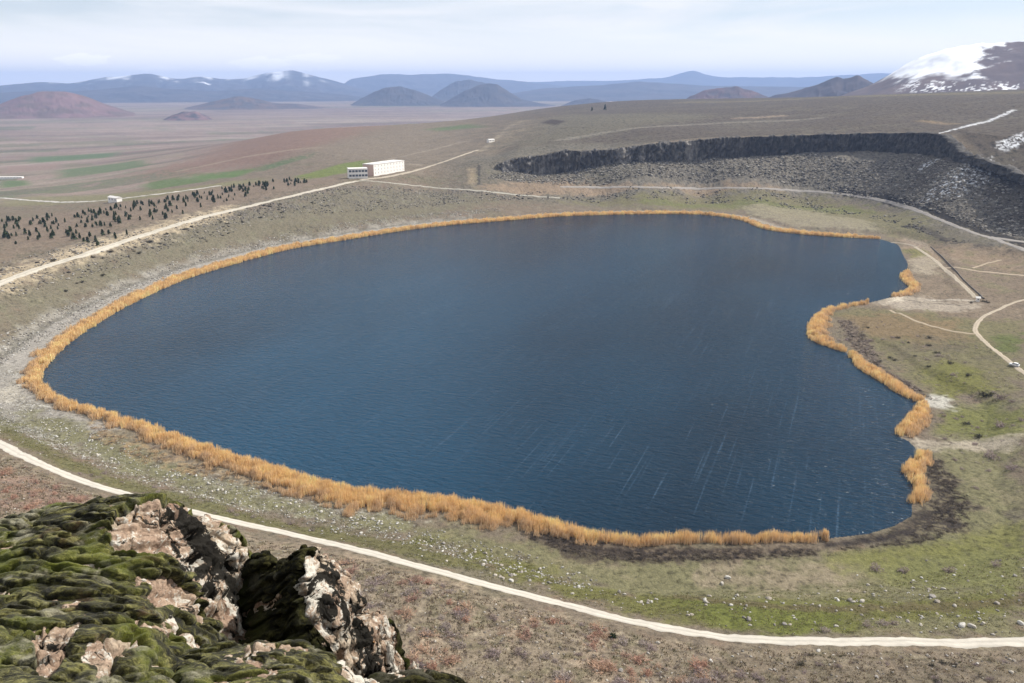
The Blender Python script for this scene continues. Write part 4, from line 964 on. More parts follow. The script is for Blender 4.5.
def shrubs(pts, n, kinds, smin, smax, label, group, thr=None, sc=14, seed=63, gap=3.4):
    p = sample_area(pts, int(n * (1 if thr is None else 2.6))); k = off_road(p[:, 0], p[:, 1], gap) & (poly_sd(p[:, 0], p[:, 1], LAKE) < -6)
    if thr is not None: k &= fbm(p[:, 0] / sc, p[:, 1] / sc, 3, seed) > thr
    for q in p[k][:n]: shrub(q[0], q[1], random.choice(kinds), random.uniform(smin, smax), label, group)
SL = [(300,550),(400,574),(500,602),(600,628),(700,650),(760,656),(760,690),(640,690),(500,690),(420,690),(330,600)]
shrubs(SL, 66, RED, 0.8, 1.9, 'reddish leafless shrub on the brown slope below the white track', 'reddish shrubs on the near slope', 0.0)
shrubs(SL, 62, MAUVE, 0.7, 1.7, 'grey mauve leafless shrub on the brown slope below the white track', 'grey mauve shrubs on the near slope', -0.1, 12, 91)
shrubs([(0,462),(60,486),(120,508),(60,510),(0,508)], 24, RED, 0.9, 1.7, 'reddish leafless shrub above the mossy rocks at the left edge', 'reddish shrubs behind the mossy rocks')
shrubs([(780,655),(1024,652),(1024,683),(780,690)], 20, MAUVE + DARKB, 0.4, 1.0, 'small dark leafless shrub below the track at lower right', 'small shrubs below the track at lower right')
shrubs([(0,432),(60,458),(140,484),(240,508),(330,528),(330,536),(220,515),(120,489),(40,464),(0,447)], 18, MAUVE, 0.6, 1.2, 'grey shrub lining the lake side of the white track', 'grey shrubs lining the track', gap=2.9)
for px, py, me, s_, lb in [(613,637,JUN,1.15,'dark green juniper bush alone on the brown slope'),(606,672,RED[2],1.9,'largest reddish shrub at the bottom of the picture'),(646,676,RED[0],1.4,'reddish shrub just right of the largest one'),
        (413,600,RED[1],1.7,'broad reddish shrub nearest the white lichen boulder'),(822,632,MAUVE[2],1.5,'pale grey rounded shrub touching the far side of the track'),(868,626,MAUVE[0],1.2,'left bush of the grey brushwood heap by the track'),(880,623,MAUVE[2],1.5,'middle bush of the grey brushwood heap by the track'),(893,624,MAUVE[1],1.3,'right bush of the grey brushwood heap by the track'),
        (877,570,MAUVE[0],1.8,'grey shrub at the dry patch above the olive grass'),(903,571,MAUVE[1],1.5,'mauve shrub second along the row above the olive grass'),(949,571,MAUVE[1],1.7,'mauve shrub third along the row above the olive grass'),(996,566,MAUVE[0],1.7,'mauve shrub last in the row, near the right edge'),
        (985,396,DARKB[0],3.0,'dark bush left of a pair on the green patch of the right flat'),(1000,399,MAUVE[1],2.8,'mauve bush right of a pair on the green patch of the right flat'),(1001,427,MAUVE[1],2.4,'mauve bush by the pale strip at the right edge'),(979,437,DARKB[1],2.0,'low dark bush on the pale strip of the right shore'),
        (992,458,MAUVE[0],2.6,'wide mauve bush below the pale strip at the right edge'),(1012,470,MAUVE[1],2.2,'mauve bush at the right edge below the wide one'),(966,424,DARKB[0],1.6,'dark bush in the green grass above the pale strip')]:
    x, y, z = on_ground(px, py); shrub(x, y, me, s_, lb)
shrubs([(820,335),(880,325),(960,345),(975,385),(930,375),(880,360)], 24, MAUVE + DARKB, 0.8, 1.7, 'low brown shrub on the brown part of the right flat', 'low brown shrubs on the right flat', -0.2)
shrubs([(940,378),(1024,395),(1024,540),(965,520),(940,470)], 16, MAUVE, 0.7, 1.4, 'small mauve shrub in the grass right of the lake', 'small mauve shrubs in the grass right of the lake', -0.2)
shrubs([(40,262),(110,248),(180,226),(260,206),(340,192),(340,205),(260,222),(160,256),(60,296)], 44, DARKB, 1.0, 2.2, 'dark round bush dotted on the bank below the rim road', 'dark bushes on the left bank', -0.1, 40)

def brush(pts, n, kinds, smin, smax, label, thr=-0.1, sc=14, seed=63):
    """low scrub nobody could count: many small bushes in one mesh"""
    p = sample_area(pts, n); k = off_road(p[:, 0], p[:, 1], 3.6) & (poly_sd(p[:, 0], p[:, 1], LAKE) < -6) & (fbm(p[:, 0] / sc, p[:, 1] / sc, 3, seed) > thr); p = p[k]
    z = ground(p[:, 0], p[:, 1]); VV = []; FF = []; CC = []; o = 0
    pro = []
    for me in kinds:
        v = np.empty(len(me.vertices) * 3); me.vertices.foreach_get('co', v); f = np.empty(len(me.loops), np.int32); me.loops.foreach_get('vertex_index', f)
        c = np.empty(len(me.vertices) * 4); me.color_attributes['Col'].data.foreach_get('color', c); pro.append((v.reshape(-1, 3), f.reshape(-1, 4), c.reshape(-1, 4)[:, :3]))
    for q, zz in zip(p, z):
        v, f, c = pro[rng.integers(len(pro))]; a_ = rng.uniform(0, 6.28); s_ = rng.uniform(smin, smax); ca_, sa_ = math.cos(a_), math.sin(a_)
        VV.append(np.stack([v[:, 0] * ca_ - v[:, 1] * sa_, v[:, 0] * sa_ + v[:, 1] * ca_, v[:, 2] * rng.uniform(0.6, 1.0)], 1) * s_ + np.array([q[0], q[1], zz])); FF.append(f + o); CC.append(c * rng.uniform(0.75, 1.25)); o += len(v)
    tag(link('undergrowth', mesh_np('undergrowth', np.vstack(VV), np.vstack(FF), TWIG, np.clip(np.vstack(CC), 0.01, 0.7))), label, 'scrub', kind='stuff')
REDs = [twig_mesh(140 + k, 24, c, w=0.05) for k, c in enumerate([(0.42,0.28,0.21),(0.42,0.31,0.23)])]; MAUs = [twig_mesh(150 + k, 24, c, w=0.05) for k, c in enumerate([(0.33,0.27,0.25),(0.40,0.34,0.30),(0.22,0.18,0.15)])]
brush(SL, 900, REDs + MAUs + MAUs, 0.3, 0.75, 'low reddish and grey scrub between the shrubs of the near slope')
brush([(740,654),(1100,650),(1100,700),(740,700)], 260, MAUs, 0.25, 0.6, 'low dark scrub on the slope at the lower right corner')
brush([(0,455),(60,480),(120,504),(200,526),(200,545),(60,515),(0,515)], 300, REDs + REDs + MAUs, 0.4, 0.9, 'low reddish scrub behind the mossy rocks')
brush([(820,325),(880,320),(980,340),(1024,370),(1024,470),(960,470),(930,400),(880,370)], 420, MAUs, 0.3, 0.9, 'low brown scrub on the right flat', 0.0, 25)

STUB = [twig_mesh(160 + k, 26, c, 1.2, 0.6, w=0.05) for k, c in enumerate([(0.06,0.05,0.042),(0.10,0.08,0.065),(0.20,0.165,0.13)])]
brush([(520,534),(545,532),(600,542),(680,548),(820,548),(815,556),(720,560),(640,563),(580,557),(545,545)], 900, STUB, 0.35, 0.8, 'dark broken reed stubble behind the near reeds', -0.25, 6)
brush([(926,456),(942,460),(967,495),(970,525),(930,541),(860,550),(822,550),(880,541),(912,528),(921,505)], 1100, STUB, 0.35, 0.8, 'dark trampled reed stubble at the lower right corner of the lake', -0.2, 6)
brush([(838,320),(850,320),(872,345),(886,370),(862,358),(846,340)], 420, STUB + MAUs, 0.5, 1.0, 'brown stubble behind the reeds of the blunt right point', -0.3, 8)
brush([(856,358),(880,368),(912,384),(932,399),(924,402),(890,380)], 420, STUB + MAUs, 0.5, 1.0, 'brown stubble behind the straight reed strip', -0.3, 8)
brush([(90,424),(160,452),(240,474),(330,498),(330,505),(240,486),(150,466),(90,438)], 500, [twig_mesh(170, 26, (0.50,0.36,0.22), 1.2, 0.7, w=0.05), STUB[2]], 0.4, 0.9, 'matted tan dead reed heaps behind the near left reeds', -0.1, 9)

# ------------------------------------------------------------------ the pine plantation
NEEDLE = mat_col('pine_needles', 0.85, (0.7, 1.0), 0.8); BARK = mat_flat('pine_bark', (0.09, 0.065, 0.045))
def pine_meshes(seed):
    g = np.random.default_rng(seed); V = []; Fq = []; Cc = []; k = 0
    for i in range(230):
        t = g.uniform(0.0, 1.0) ** 0.8; zz = 0.14 + 0.86 * t; rad_ = 0.30 * (1 - t) ** 0.75 * g.uniform(0.35, 1.1) * (1 + 0.25 * math.sin(zz * 31 + seed)) + 0.015
        th = g.uniform(0, 2 * math.pi); c0 = np.array([math.cos(th) * rad_, math.sin(th) * rad_, zz])
        a = g.normal(size=3) * 0.075; b = g.normal(size=3) * 0.075; a[2] *= 0.6
        V.extend([c0 - a, c0 + b, c0 + a + np.array([0, 0, 0.02]), c0 - b]); Fq.append([k, k + 1, k + 2, k + 3]); k += 4
        Cc.extend([np.array((0.048, 0.066, 0.030)) * g.uniform(0.55, 1.7)] * 4)
    crown = mesh_np('crown', np.array(V), np.array(Fq), NEEDLE, np.clip(np.array(Cc), 0.008, 0.3))
    ang = np.linspace(0, 2 * math.pi, 7)[:-1]; rings = [(0.0, -0.05), (0.026, -0.05), (0.020, 0.3), (0.006, 0.95)]
    tv = np.array([[r * math.cos(q), r * math.sin(q), z] for r, z in rings[1:] for q in ang])
    return crown, mesh_np('trunk', tv, grid_faces(3, 6, True), BARK)
PINES = [pine_meshes(k) for k in range(5)]
def pine(x, y, h, label, group, name='pine_tree'):
    t = empty(name, (x, y, ground(x, y)[0] - 0.02 * h), random.uniform(0, 6.28)); w = random.uniform(0.65, 1.15); t.scale = (h * w, h * w, h)
    tag(t, label, 'tree', group); c, b = random.choice(PINES)
    link('crown', c, t); link('trunk', b, t); return t
PLANT = [(-10,223),(60,216),(100,210),(150,202),(200,193),(250,185),(298,179),(310,183),(250,196),(200,208),(150,219),(100,230),(60,239),(-10,248)]
PTOP = trace([(-10,223),(60,216),(100,210),(150,202),(200,193),(250,185),(298,179)])
def q_low(q): return float(seg_dist(np.array([q[0]]), np.array([q[1]]), PTOP)[0])
pp = sample_area(PLANT, 5000); chosen = []
for q in pp:
    if all((q[0] - c[0]) ** 2 + (q[1] - c[1]) ** 2 > 2.5 ** 2 for c in chosen) and random.random() < 1.2 - 0.55 * sstep(0, 60, np.array(q_low(q))): chosen.append(q)
random.shuffle(chosen)
for q in chosen[:283]: pine(q[0], q[1], random.uniform(2.0, 5.2), 'dark green young pine in the plantation above the rim road', 'pines of the plantation')
for px, py in [(74,240),(80,239),(84,242),(90,237),(96,242),(98,246),(103,236),(115,236),(116,239),(127,235),(88,243),(109,234),(166,219),(183,214),(153,220)]:
    x, y, z = on_ground(px, py); pine(x, y, random.uniform(3, 5.5), 'dark pine in the thin clump between plantation and road', 'pines in the thin clump below the plantation')
for px, py, h, lb in [(592,109.5,9,'smaller left tree on the skyline above the cliff'),(605,108.5,13,'taller right tree on the skyline above the cliff')]:
    x, y, z = on_ground(px, py + 1.5); pine(x, y, h, lb, None, 'tree')

# ------------------------------------------------------------------ buildings
WHITE = mat_flat('white_render', (0.78, 0.75, 0.70), 0.8, 0.05, 0.3); PINK_SHADE = mat_flat('shaded_pink_render', (0.55, 0.40, 0.33), 0.8, 0.06, 0.3)  # hotel's left end: its shade is put into a darker pinkish wall colour
GLASS = NT('dark_window_glass'); GLASS.b.inputs['Base Color'].default_value = (0.10, 0.11, 0.13, 1); GLASS.b.inputs['Roughness'].default_value = 0.15; GLASS = GLASS.m; PGLASS = mat_flat('pale_window_glass', (0.38, 0.37, 0.36), 0.3, 0.1)
ROOFG = mat_flat('pale_roof', (0.62, 0.60, 0.57), 0.8, 0.08, 0.5); ROOFR = mat_flat('brown_roof_tile', (0.30, 0.17, 0.12), 0.85, 0.15, 1.0); DOORB = mat_flat('brown_door', (0.12, 0.08, 0.05))
def box(name, par, x0, x1, y0, y1, z0, z1, mat, bev=0.0):
    me = bpy.data.meshes.new(name); bm = bmesh.new()
    vs = [bm.verts.new((x, y, z)) for x in (x0, x1) for y in (y0, y1) for z in (z0, z1)]
    for f in ((0,1,3,2),(4,6,7,5),(0,4,5,1),(2,3,7,6),(0,2,6,4),(1,5,7,3)): bm.faces.new([vs[i] for i in f])
    bmesh.ops.recalc_face_normals(bm, faces=bm.faces[:])
    if bev: bmesh.ops.bevel(bm, geom=bm.edges[:], offset=bev, segments=2, affect='EDGES')
    bm.to_mesh(me); bm.free(); me.materials.append(mat)
    return link(name, me, par)
def gable(name, par, x0, x1, y0, y1, z0, h, mat, over=0.4):
    me = bpy.data.meshes.new(name); x0 -= over; x1 += over; y0 -= over; y1 += over; ym = (y0 + y1) / 2
    v = [(x0,y0,z0),(x1,y0,z0),(x1,y1,z0),(x0,y1,z0),(x0,ym,z0+h),(x1,ym,z0+h)]
    me.from_pydata(v, [], [(0,1,5,4),(2,3,4,5),(0,4,3),(1,2,5),(3,2,1,0)]); me.materials.append(mat)
    return link(name, me, par)
def building(name, pa, pb, depth, hgt, floors, bays, label, wall, roofmat=None, gab=0, endmat=None, wfrac=0.42, back=True):
    """front wall from picture point pa to pb (both on the ground), windows on the front and the left end"""
    A_ = on_ground(*pa); B_ = on_ground(*pb); d = B_[:2] - A_[:2]; L = np.hypot(*d)
    e = empty(name, (A_[0], A_[1], min(A_[2], B_[2])), math.atan2(d[1], d[0])); tag(e, label, 'building')
    top = hgt + abs(A_[2] - B_[2])
    box('wall', e, 0, L, 0, depth, -3, top, wall)
    if endmat: box('end_wall', e, -0.25, 0.003, 0.3, depth - 0.3, -3, top - 0.4, endmat)
    if gab: gable('roof', e, 0, L, 0, depth, top, gab, roofmat)
    else: box('roof', e, -0.35, L + 0.35, -0.35, depth + 0.35, top + 0.003, top + 0.55, roofmat or ROOFG)
    fh = (hgt - 0.6) / floors
    for i in range(floors):
        for j in range(bays):
            w = L / bays * wfrac; x = L * (j + 0.5) / bays
            fr = box('window', e, x - w / 2 - 0.12, x + w / 2 + 0.12, -0.10, 0.05, top - (i + 1) * fh + 0.25 * fh, top - i * fh - 0.2 * fh, wall)
            box('pane', fr, x - w / 2, x + w / 2, -0.13, -0.103, top - (i + 1) * fh + 0.29 * fh, top - i * fh - 0.24 * fh, PGLASS if name == 'hotel' else GLASS)
    return e
building('hotel', (374, 176.2), (404.5, 171), 16, 12.5, 3, 10, 'long white three storey hotel block at the end of the rim road', WHITE, None, 0, PINK_SHADE, 0.16)
building('restaurant', (349, 178.6), (368, 178.6), 14, 10.5, 2, 6, 'low white building with dark glazed front left of the long hotel block', WHITE, None, 0, None, 0.8)
building('house', (108.5, 202.8), (117, 202.3), 6, 4.2, 1, 3, 'small white house behind the pine plantation', WHITE, ROOFG, 1.6, None, 0.25)
building('house', (489, 142.6), (494.5, 141.4), 6, 3.0, 1, 2, 'tiny white house alone on the hillside left of the cliff', WHITE, ROOFG, 1.2, None, 0.22)
building('shed', (-2, 179.6), (22, 178.3), 8, 2.6, 1, 8, 'long low white shed on the far left plain', WHITE, ROOFG, 0.9, None, 0.2)
building('hut', (976, 301.6), (979.6, 301.8), 2.2, 2.2, 1, 1, 'tiny whitish hut among dark bushes where the tracks meet on the right flat', WHITE, ROOFG, 0.9, None, 0.3)
for px, py, s_, lb in [(971,303,1.5,'leftmost dark bush beside the whitish hut'),(984,302,1.8,'dark bush touching the right side of the whitish hut'),(988,303,1.4,'rightmost dark bush beside the whitish hut')]:
    x, y, z = on_ground(px, py); shrub(x, y, DARKB[0], s_, lb)
hx = [601,606,611,617,622,626,631,636,640,645,650,655,660,666,590,596,612,642]
for k, px in enumerate(hx):
    p = at_r(px, 98.0 + (k % 3) * 0.9, 9800); x, y = p[0], p[1]
    e = empty('village_house', (x, y, ground(x, y)[0] + (60 if False else 0)), random.uniform(-0.6, 0.6)); tag(e, 'tiny white house of the far village at the foot of the blue hills', 'house', 'houses of the far village')
    w = random.uniform(14, 26); box('wall', e, -w / 2, w / 2, -6, 6, -1, 9, WHITE); gable('roof', e, -w / 2, w / 2, -6, 6, 9, 4, ROOFR)
# dark wall beside the straight pale track
WP = smooth_open(trace([(931,247),(946,261),(960,276),(973,289),(984,299)]), 3); t = np.gradient(WP, axis=0); t /= np.hypot(t[:, 0], t[:, 1])[:, None]; nn = np.stack([t[:, 1], -t[:, 0]], 1); V = []
gz = ground(WP[:, 0], WP[:, 1]) + 0.25 * fbm(np.arange(len(WP)) / 2.0, np.arange(len(WP)) * 0.0, 2, 5)
for o_, zz in ((-0.4, -0.3), (-0.3, 0.7), (0.3, 0.7), (0.4, -0.3)): V.append(np.c_[WP + nn * o_, gz + zz])
DSTONE = mat_flat('dark_stone', (0.12, 0.105, 0.09), 0.95, 0.4, 0.8, 0.2)
tag(link('stone_wall', mesh_np('stone_wall', np.stack(V, 0).reshape(-1, 3), grid_faces(4, len(WP)), DSTONE)), 'long thin dark stone wall running straight beside a pale track', 'wall')

# ------------------------------------------------------------------ the parked car at the right edge
def car(px, py, rz, label):
    x, y, z = on_ground(px, py); e = empty('car', (x, y, z + 0.12), rz); tag(e, label, 'car')
    paint = NT('white_car_paint'); paint.b.inputs['Base Color'].default_value = (0.75, 0.75, 0.74, 1); paint.b.inputs['Roughness'].default_value = 0.25
    rub = mat_flat('tyre_rubber', (0.02, 0.02, 0.02)); rim_ = mat_flat('wheel_metal', (0.4, 0.4, 0.4), 0.4)
    prof = [(-2.1,0.35),(-2.1,0.85),(-1.95,0.98),(-1.35,1.05),(1.0,1.0),(1.95,0.86),(2.1,0.7),(2.1,0.35)]
    def ext(name, pr, w, mat, par):
        n_ = len(pr); v = [(a, s_ * w, b) for s_ in (-1, 1) for a, b in pr]
        f = [tuple(range(n_)), tuple(range(2 * n_ - 1, n_ - 1, -1))] + [(i, i + n_, (i + 1) % n_ + n_, (i + 1) % n_) for i in range(n_)]
        me = bpy.data.meshes.new(name); me.from_pydata(v, [], f); bm = bmesh.new(); bm.from_mesh(me); bmesh.ops.recalc_face_normals(bm, faces=bm.faces[:]); bm.to_mesh(me); bm.free(); me.materials.append(mat); return link(name, me, par)
    ext('body', prof, 0.86, paint.m, e)
    ext('window', [(-1.85,0.99),(-1.45,1.48),(0.25,1.48),(0.95,1.01)], 0.74, GLASS, e); ext('roof', [(-1.5,1.483),(-1.42,1.55),(0.18,1.55),(0.3,1.483)], 0.72, paint.m, e)
    for wx_ in (-1.3, 1.3):
        for wy_ in (-0.8, 0.8):
            a_ = np.linspace(0, 2 * math.pi, 21)[:-1]; v = np.array([[wx_ + 0.33 * math.cos(q), wy_ + o_, 0.33 + 0.33 * math.sin(q)] for o_ in (-0.11, 0.11) for q in a_])
            me = mesh_np('wheel', v, grid_faces(2, 20, True), rub); w_ = link('wheel', me, e)
            v2 = np.array([[wx_, wy_ + 0.1 * np.sign(wy_), 0.33]] + [[wx_ + 0.30 * math.cos(q), wy_ + 0.1 * np.sign(wy_), 0.33 + 0.30 * math.sin(q)] for q in a_])
            link('rim', mesh_np('rim', v2, np.array([[0, i + 1, (i + 1) % 20 + 1] for i in range(20)]), rim_), w_)
car(1014, 366, 2.3, 'small white car standing on the pale track at the right edge')

# ------------------------------------------------------------------ the mossy crag in front of the camera
s = NT('crag_rock'); ge = s.n('ShaderNodeNewGeometry'); pos = ge.outputs['Position']
n_a = s.noise(pos, 3.0, 6, 0.65); n_b = s.noise(pos, 15.0, 7, 0.78, 0.4); n_c = s.noise(pos, 5.0, 6, 0.72, 1.2); n_d = s.noise(pos, 42.0, 4, 0.7); n_e = s.noise(pos, 4.2, 5, 0.7, 0.8)
vw = s.n('ShaderNodeAttribute', attribute_name='white'); vd = s.n('ShaderNodeAttribute', attribute_name='dark')
c = s.ramp(n_a.outputs['Fac'], [(0.32, (0.25, 0.16, 0.115)), (0.5, (0.40, 0.29, 0.21)), (0.68, (0.52, 0.44, 0.33))])
c = s.mix(0.6, c.outputs['Color'], s.ramp(n_d.outputs['Fac'], [(0.36, 0.25), (0.58, 1.0)]).outputs['Color'], 'MULTIPLY')
def add(fac, attr, k): 
    m = s.n('ShaderNodeMath', operation='MULTIPLY_ADD'); s.l(attr.outputs['Fac'], m.inputs[0]); m.inputs[1].default_value = k; s.l(fac, m.inputs[2]); return m.outputs[0]
lich = s.ramp(add(n_b.outputs['Fac'], vw, 0.13), [(0.545, 0.0), (0.59, 0.9)]); c = s.mix(lich.outputs['Color'], c, (0.58, 0.55, 0.48))
blk = s.ramp(add(n_c.outputs['Fac'], vd, 0.19), [(0.57, 0.0), (0.60, 1.0)]); c = s.mix(blk.outputs['Color'], c, (0.018, 0.016, 0.013))
org = s.ramp(n_e.outputs['Fac'], [(0.67, 0.0), (0.70, 1.0)]); c = s.mix(org.outputs['Color'], c, (0.34, 0.15, 0.035))
s.l(c, s.b.inputs['Base Color']); s.b.inputs['Roughness'].default_value = 0.92; s.b.inputs['Specular IOR Level'].default_value = 0.15
s.l(s.bump(n_d.outputs['Fac'], 0.9, 0.012, s.bump(n_b.outputs['Fac'], 0.8, 0.03)), s.b.inputs['Normal']); ROCK = s.m
def moss_mat(name, f):
    s = NT(name); ge = s.n('ShaderNodeNewGeometry'); pos = ge.outputs['Position']
    m1 = s.noise(pos, 1.7, 5, 0.6, 0.5); mpp = s.n('ShaderNodeMapping'); mpp.inputs['Scale'].default_value = (7.0, 21.0, 16.0); mpp.inputs['Rotation'].default_value = (0, 0, -0.35); s.l(pos, mpp.inputs['Vector']); m2 = s.noise(mpp.outputs['Vector'], 1.0, 7, 0.7, 0.9); m3 = s.noise(pos, 130.0, 3, 0.7); m4 = s.noise(pos, 4.5, 4, 0.6); m5 = s.noise(pos, 2.6, 4, 0.6)
    sc = lambda c: tuple(v * f for v in c)
    c = s.ramp(m2.outputs['Fac'], [(0.38, sc((0.009, 0.009, 0.005))), (0.50, sc((0.040, 0.038, 0.012))), (0.63, sc((0.24, 0.225, 0.080)))]).outputs['Color']
    gr = s.ramp(m1.outputs['Fac'], [(0.50, 0.0), (0.62, 0.8)]); c = s.mix(gr.outputs['Color'], c, sc((0.135, 0.15, 0.025)))
    rd = s.ramp(m5.outputs['Fac'], [(0.62, 0.0), (0.70, 0.7)]); c = s.mix(rd.outputs['Color'], c, sc((0.10, 0.055, 0.032)))
    dr = s.ramp(m4.outputs['Fac'], [(0.56, 0.0), (0.66, 0.8)]); c = s.mix(dr.outputs['Color'], c, sc((0.33, 0.31, 0.22)))
    c = s.mix(0.8, c, s.ramp(m3.outputs['Fac'], [(0.3, 0.25), (0.62, 1.0)]).outputs['Color'], 'MULTIPLY')
    s.l(c, s.b.inputs['Base Color']); s.b.inputs['Roughness'].default_value = 1.0; s.b.inputs['Specular IOR Level'].default_value = 0.05
    s.b.inputs['Sheen Weight'].default_value = 0.1 * f; s.b.inputs['Sheen Roughness'].default_value = 0.4
    s.l(s.bump(m3.outputs['Fac'], 1.0, 0.012, s.bump(m2.outputs['Fac'], 0.6, 0.02)), s.b.inputs['Normal']); return s.m
MOSS = moss_mat('moss', 1.0); MOSS_BLACK = moss_mat('black_moss', 0.3)
def tps(P, q, lam=1e-4):
    n_ = len(P); A_ = np.zeros((n_ + 3, n_ + 3)); A_[:n_, :n_] = kern((P[:, None, 0] - P[None, :, 0]) ** 2 + (P[:, None, 1] - P[None, :, 1]) ** 2) + np.eye(n_) * lam
    A_[:n_, n_] = 1; A_[:n_, n_ + 1:] = P[:, :2]; A_[n_:, :n_] = A_[:n_, n_:].T
    w = np.linalg.solve(A_, np.r_[P[:, 2], 0, 0, 0]); h = w[n_] + w[n_ + 1] * q[0] + w[n_ + 2] * q[1]
    for i in range(n_): h = h + w[i] * kern((q[0] - P[i, 0]) ** 2 + (q[1] - P[i, 1]) ** 2)
    return h
def px_mask(xx, yy, pts, soft):
    P = np.array([at_z(a, b, z)[:2] for a, b, z in pts]); sd = poly_sd(xx, yy, P); return sstep(-soft, soft, sd + soft * 1.5 * (fbm(xx / 0.25, yy / 0.25, 4, 7)))
def crag(name, label, ctrl, foot, bare=(), white=(), dark=(), moss=True, res=0.007, seed=1, depth=2.4, edge=0.16, dome=1.0, rough_=1.0, mosslbl=None, bias=0.0, orient=0.0, mossmat=None):
    P = np.array([at_z(a, b, z) for a, b, z in ctrl]); FP = np.array([at_z(a, b, z)[:2] for a, b, z in foot])
    lo = FP.min(0) - 0.5; hi = FP.max(0) + 0.5; gx = np.arange(lo[0], hi[0], res); gy = np.arange(lo[1], hi[1], res)
    xx, yy = np.meshgrid(gx, gy); sh = xx.shape; xx = xx.ravel(); yy = yy.ravel()
    sd = poly_sd(xx, yy, FP) + 0.10 * fbm(xx / 0.35, yy / 0.35, 4, seed) + 0.03 * fbm(xx / 0.07, yy / 0.07, 2, seed + 4)
    z = tps(P, (xx, yy)); e = np.clip(edge - sd, 0, None)
    z = z - np.where(e < edge, 0.22 * (e / edge) ** 2.2 * edge / 0.16, 0.22 * edge / 0.16 + (e - edge) * 5.5)
    zs = z.copy()
    f1, f2, cid = worley(xx / 0.34 + 0.3 * fbm(xx / 0.3, yy / 0.3, 2, 5), yy / 0.34, seed + 7)
    gzy, gzx = np.gradient(zs.reshape(sh), res); gzx = np.clip(gzx.ravel(), -2.5, 2.5); gzy = np.clip(gzy.ravel(), -2.5, 2.5)
    nl = 1 / np.sqrt(gzx ** 2 + gzy ** 2 + 1); nx_, ny_, nz_ = -gzx * nl, -gzy * nl, nl
    sx_ = xx - 0.9 * zs; sy_ = yy + 0.9 * zs                     # skewed so that pattern keeps its size on steep faces
    f1, f2, cid = worley(sx_ / 0.26 + 0.3 * fbm(sx_ / 0.3, sy_ / 0.3, 2, 5), sy_ / 0.26, seed + 7)
    fr = np.abs(fbm3(xx / 0.30, yy / 0.30, zs / 0.22, 4, seed + 2)); facet = worley(sx_ / 0.17 + 0.2 * fbm(sx_ / 0.1, sy_ / 0.1, 2, 8), sy_ / 0.12, seed + 9)
    fct2 = worley(sx_ / 0.065 + 0.2 * fbm(sx_ / 0.05, sy_ / 0.05, 2, 18), sy_ / 0.05, seed + 19)
    disp = rough_ * (0.055 * fbm3(xx / 0.5, yy / 0.5, zs / 0.5, 3, seed + 1) + 0.045 * fr + 0.045 * (facet[2] - 0.5) * sstep(0.01, 0.07, facet[1] - facet[0]) + 0.014 * (fct2[2] - 0.5) * sstep(0.01, 0.08, fct2[1] - fct2[0]) + 0.016 * fbm3(xx / 0.05, yy / 0.05, zs / 0.05, 3, seed + 3) + 0.006 * noise3(xx / 0.016, yy / 0.016, zs / 0.016, seed + 5))
    disp = disp - 0.11 * rough_ * (cid < 0.35) * (1 - sstep(0.12, 0.36, f1)) - 0.05 * rough_ * sstep(0.09, 0.0, f2 - f1) - 0.025 * rough_ * sstep(0.06, 0.0, facet[1] - facet[0])
    z = zs
    wm = np.zeros(len(xx)); dm = np.zeros(len(xx)); bm_ = np.zeros(len(xx))
    for pts, k_ in white: wm = np.maximum(wm, px_mask(xx, yy, pts, 0.08) * k_)
    for pts, k_ in dark: dm = np.maximum(dm, px_mask(xx, yy, pts, 0.07) * k_)
    for pts in bare: bm_ = np.maximum(bm_, px_mask(xx, yy, pts, 0.07))
    dm = np.maximum(dm, 0.35 * (cid < 0.35) * (1 - sstep(0.15, 0.34, f1)))
    V = np.stack([xx + nx_ * disp, yy + ny_ * disp, zs + nz_ * disp], 1); fc = grid_faces(*sh); ok = (sd > -depth / 5.5).reshape(sh)
    kf = (ok[:-1, :-1] & ok[1:, :-1] & ok[:-1, 1:] & ok[1:, 1:]).ravel()
    def compact(V, fc, at):
        u, inv = np.unique(fc, return_inverse=True); return V[u], inv.reshape(fc.shape), {k: v[u] for k, v in at.items()}
    v_, f_, a_ = compact(V, fc[kf], {'white': wm, 'dark': dm})
    o = link(name, mesh_np(name, v_, f_, ROCK, None, True, a_)); tag(o, label, 'rock')
    if moss:
        mk = 0.66 + bias - 1.25 * bm_ + 0.75 * fbm(xx / 0.55, yy / 0.55, 4, seed + 21) + 0.22 * fbm(xx / 0.1, yy / 0.1, 3, seed + 23)
        mk = np.where(sd < -0.02, mk - 0.6 * np.clip(-0.02 - sd, 0, 1) * 6, mk)
        ca_, sa_ = math.cos(orient), math.sin(orient); ux = sx_ * ca_ + sy_ * sa_; uy = -sx_ * sa_ + sy_ * ca_
        wx_ = ux + 0.07 * fbm(xx / 0.28, yy / 0.28, 3, seed + 25); wy_ = uy + 0.07 * fbm(xx / 0.28 + 9, yy / 0.28, 3, seed + 26)
        d1, d1b, c1 = worley(wx_ / 0.15, wy_ / 0.05, seed + 27); d2, _, _ = worley(wx_ / 0.06, wy_ / 0.027, seed + 28)
        dm1 = np.sqrt(np.clip(1 - (d1 / 0.74) ** 2, 0, 1)); dm2 = np.sqrt(np.clip(1 - (d2 / 0.85) ** 2, 0, 1))
        lip = np.where(c1 > 0.25, 1.0, 0.35)
        mt = sstep(-0.02, 0.22, mk)
        hm_ = rough_ * 0.055 * fbm3(xx / 0.5, yy / 0.5, zs / 0.5, 3, seed + 1) - 0.045 + mt * (0.05 + dome * (0.056 * dm1 * lip + 0.015 * dm2 + 0.004 * fbm(sx_ / 0.03, sy_ / 0.03, 2, seed + 31)))
        lean = dome * 0.04 * dm1 * mt * lip; rr_ = np.hypot(xx, yy) + 1e-6      # cushions lean out over their downhill side
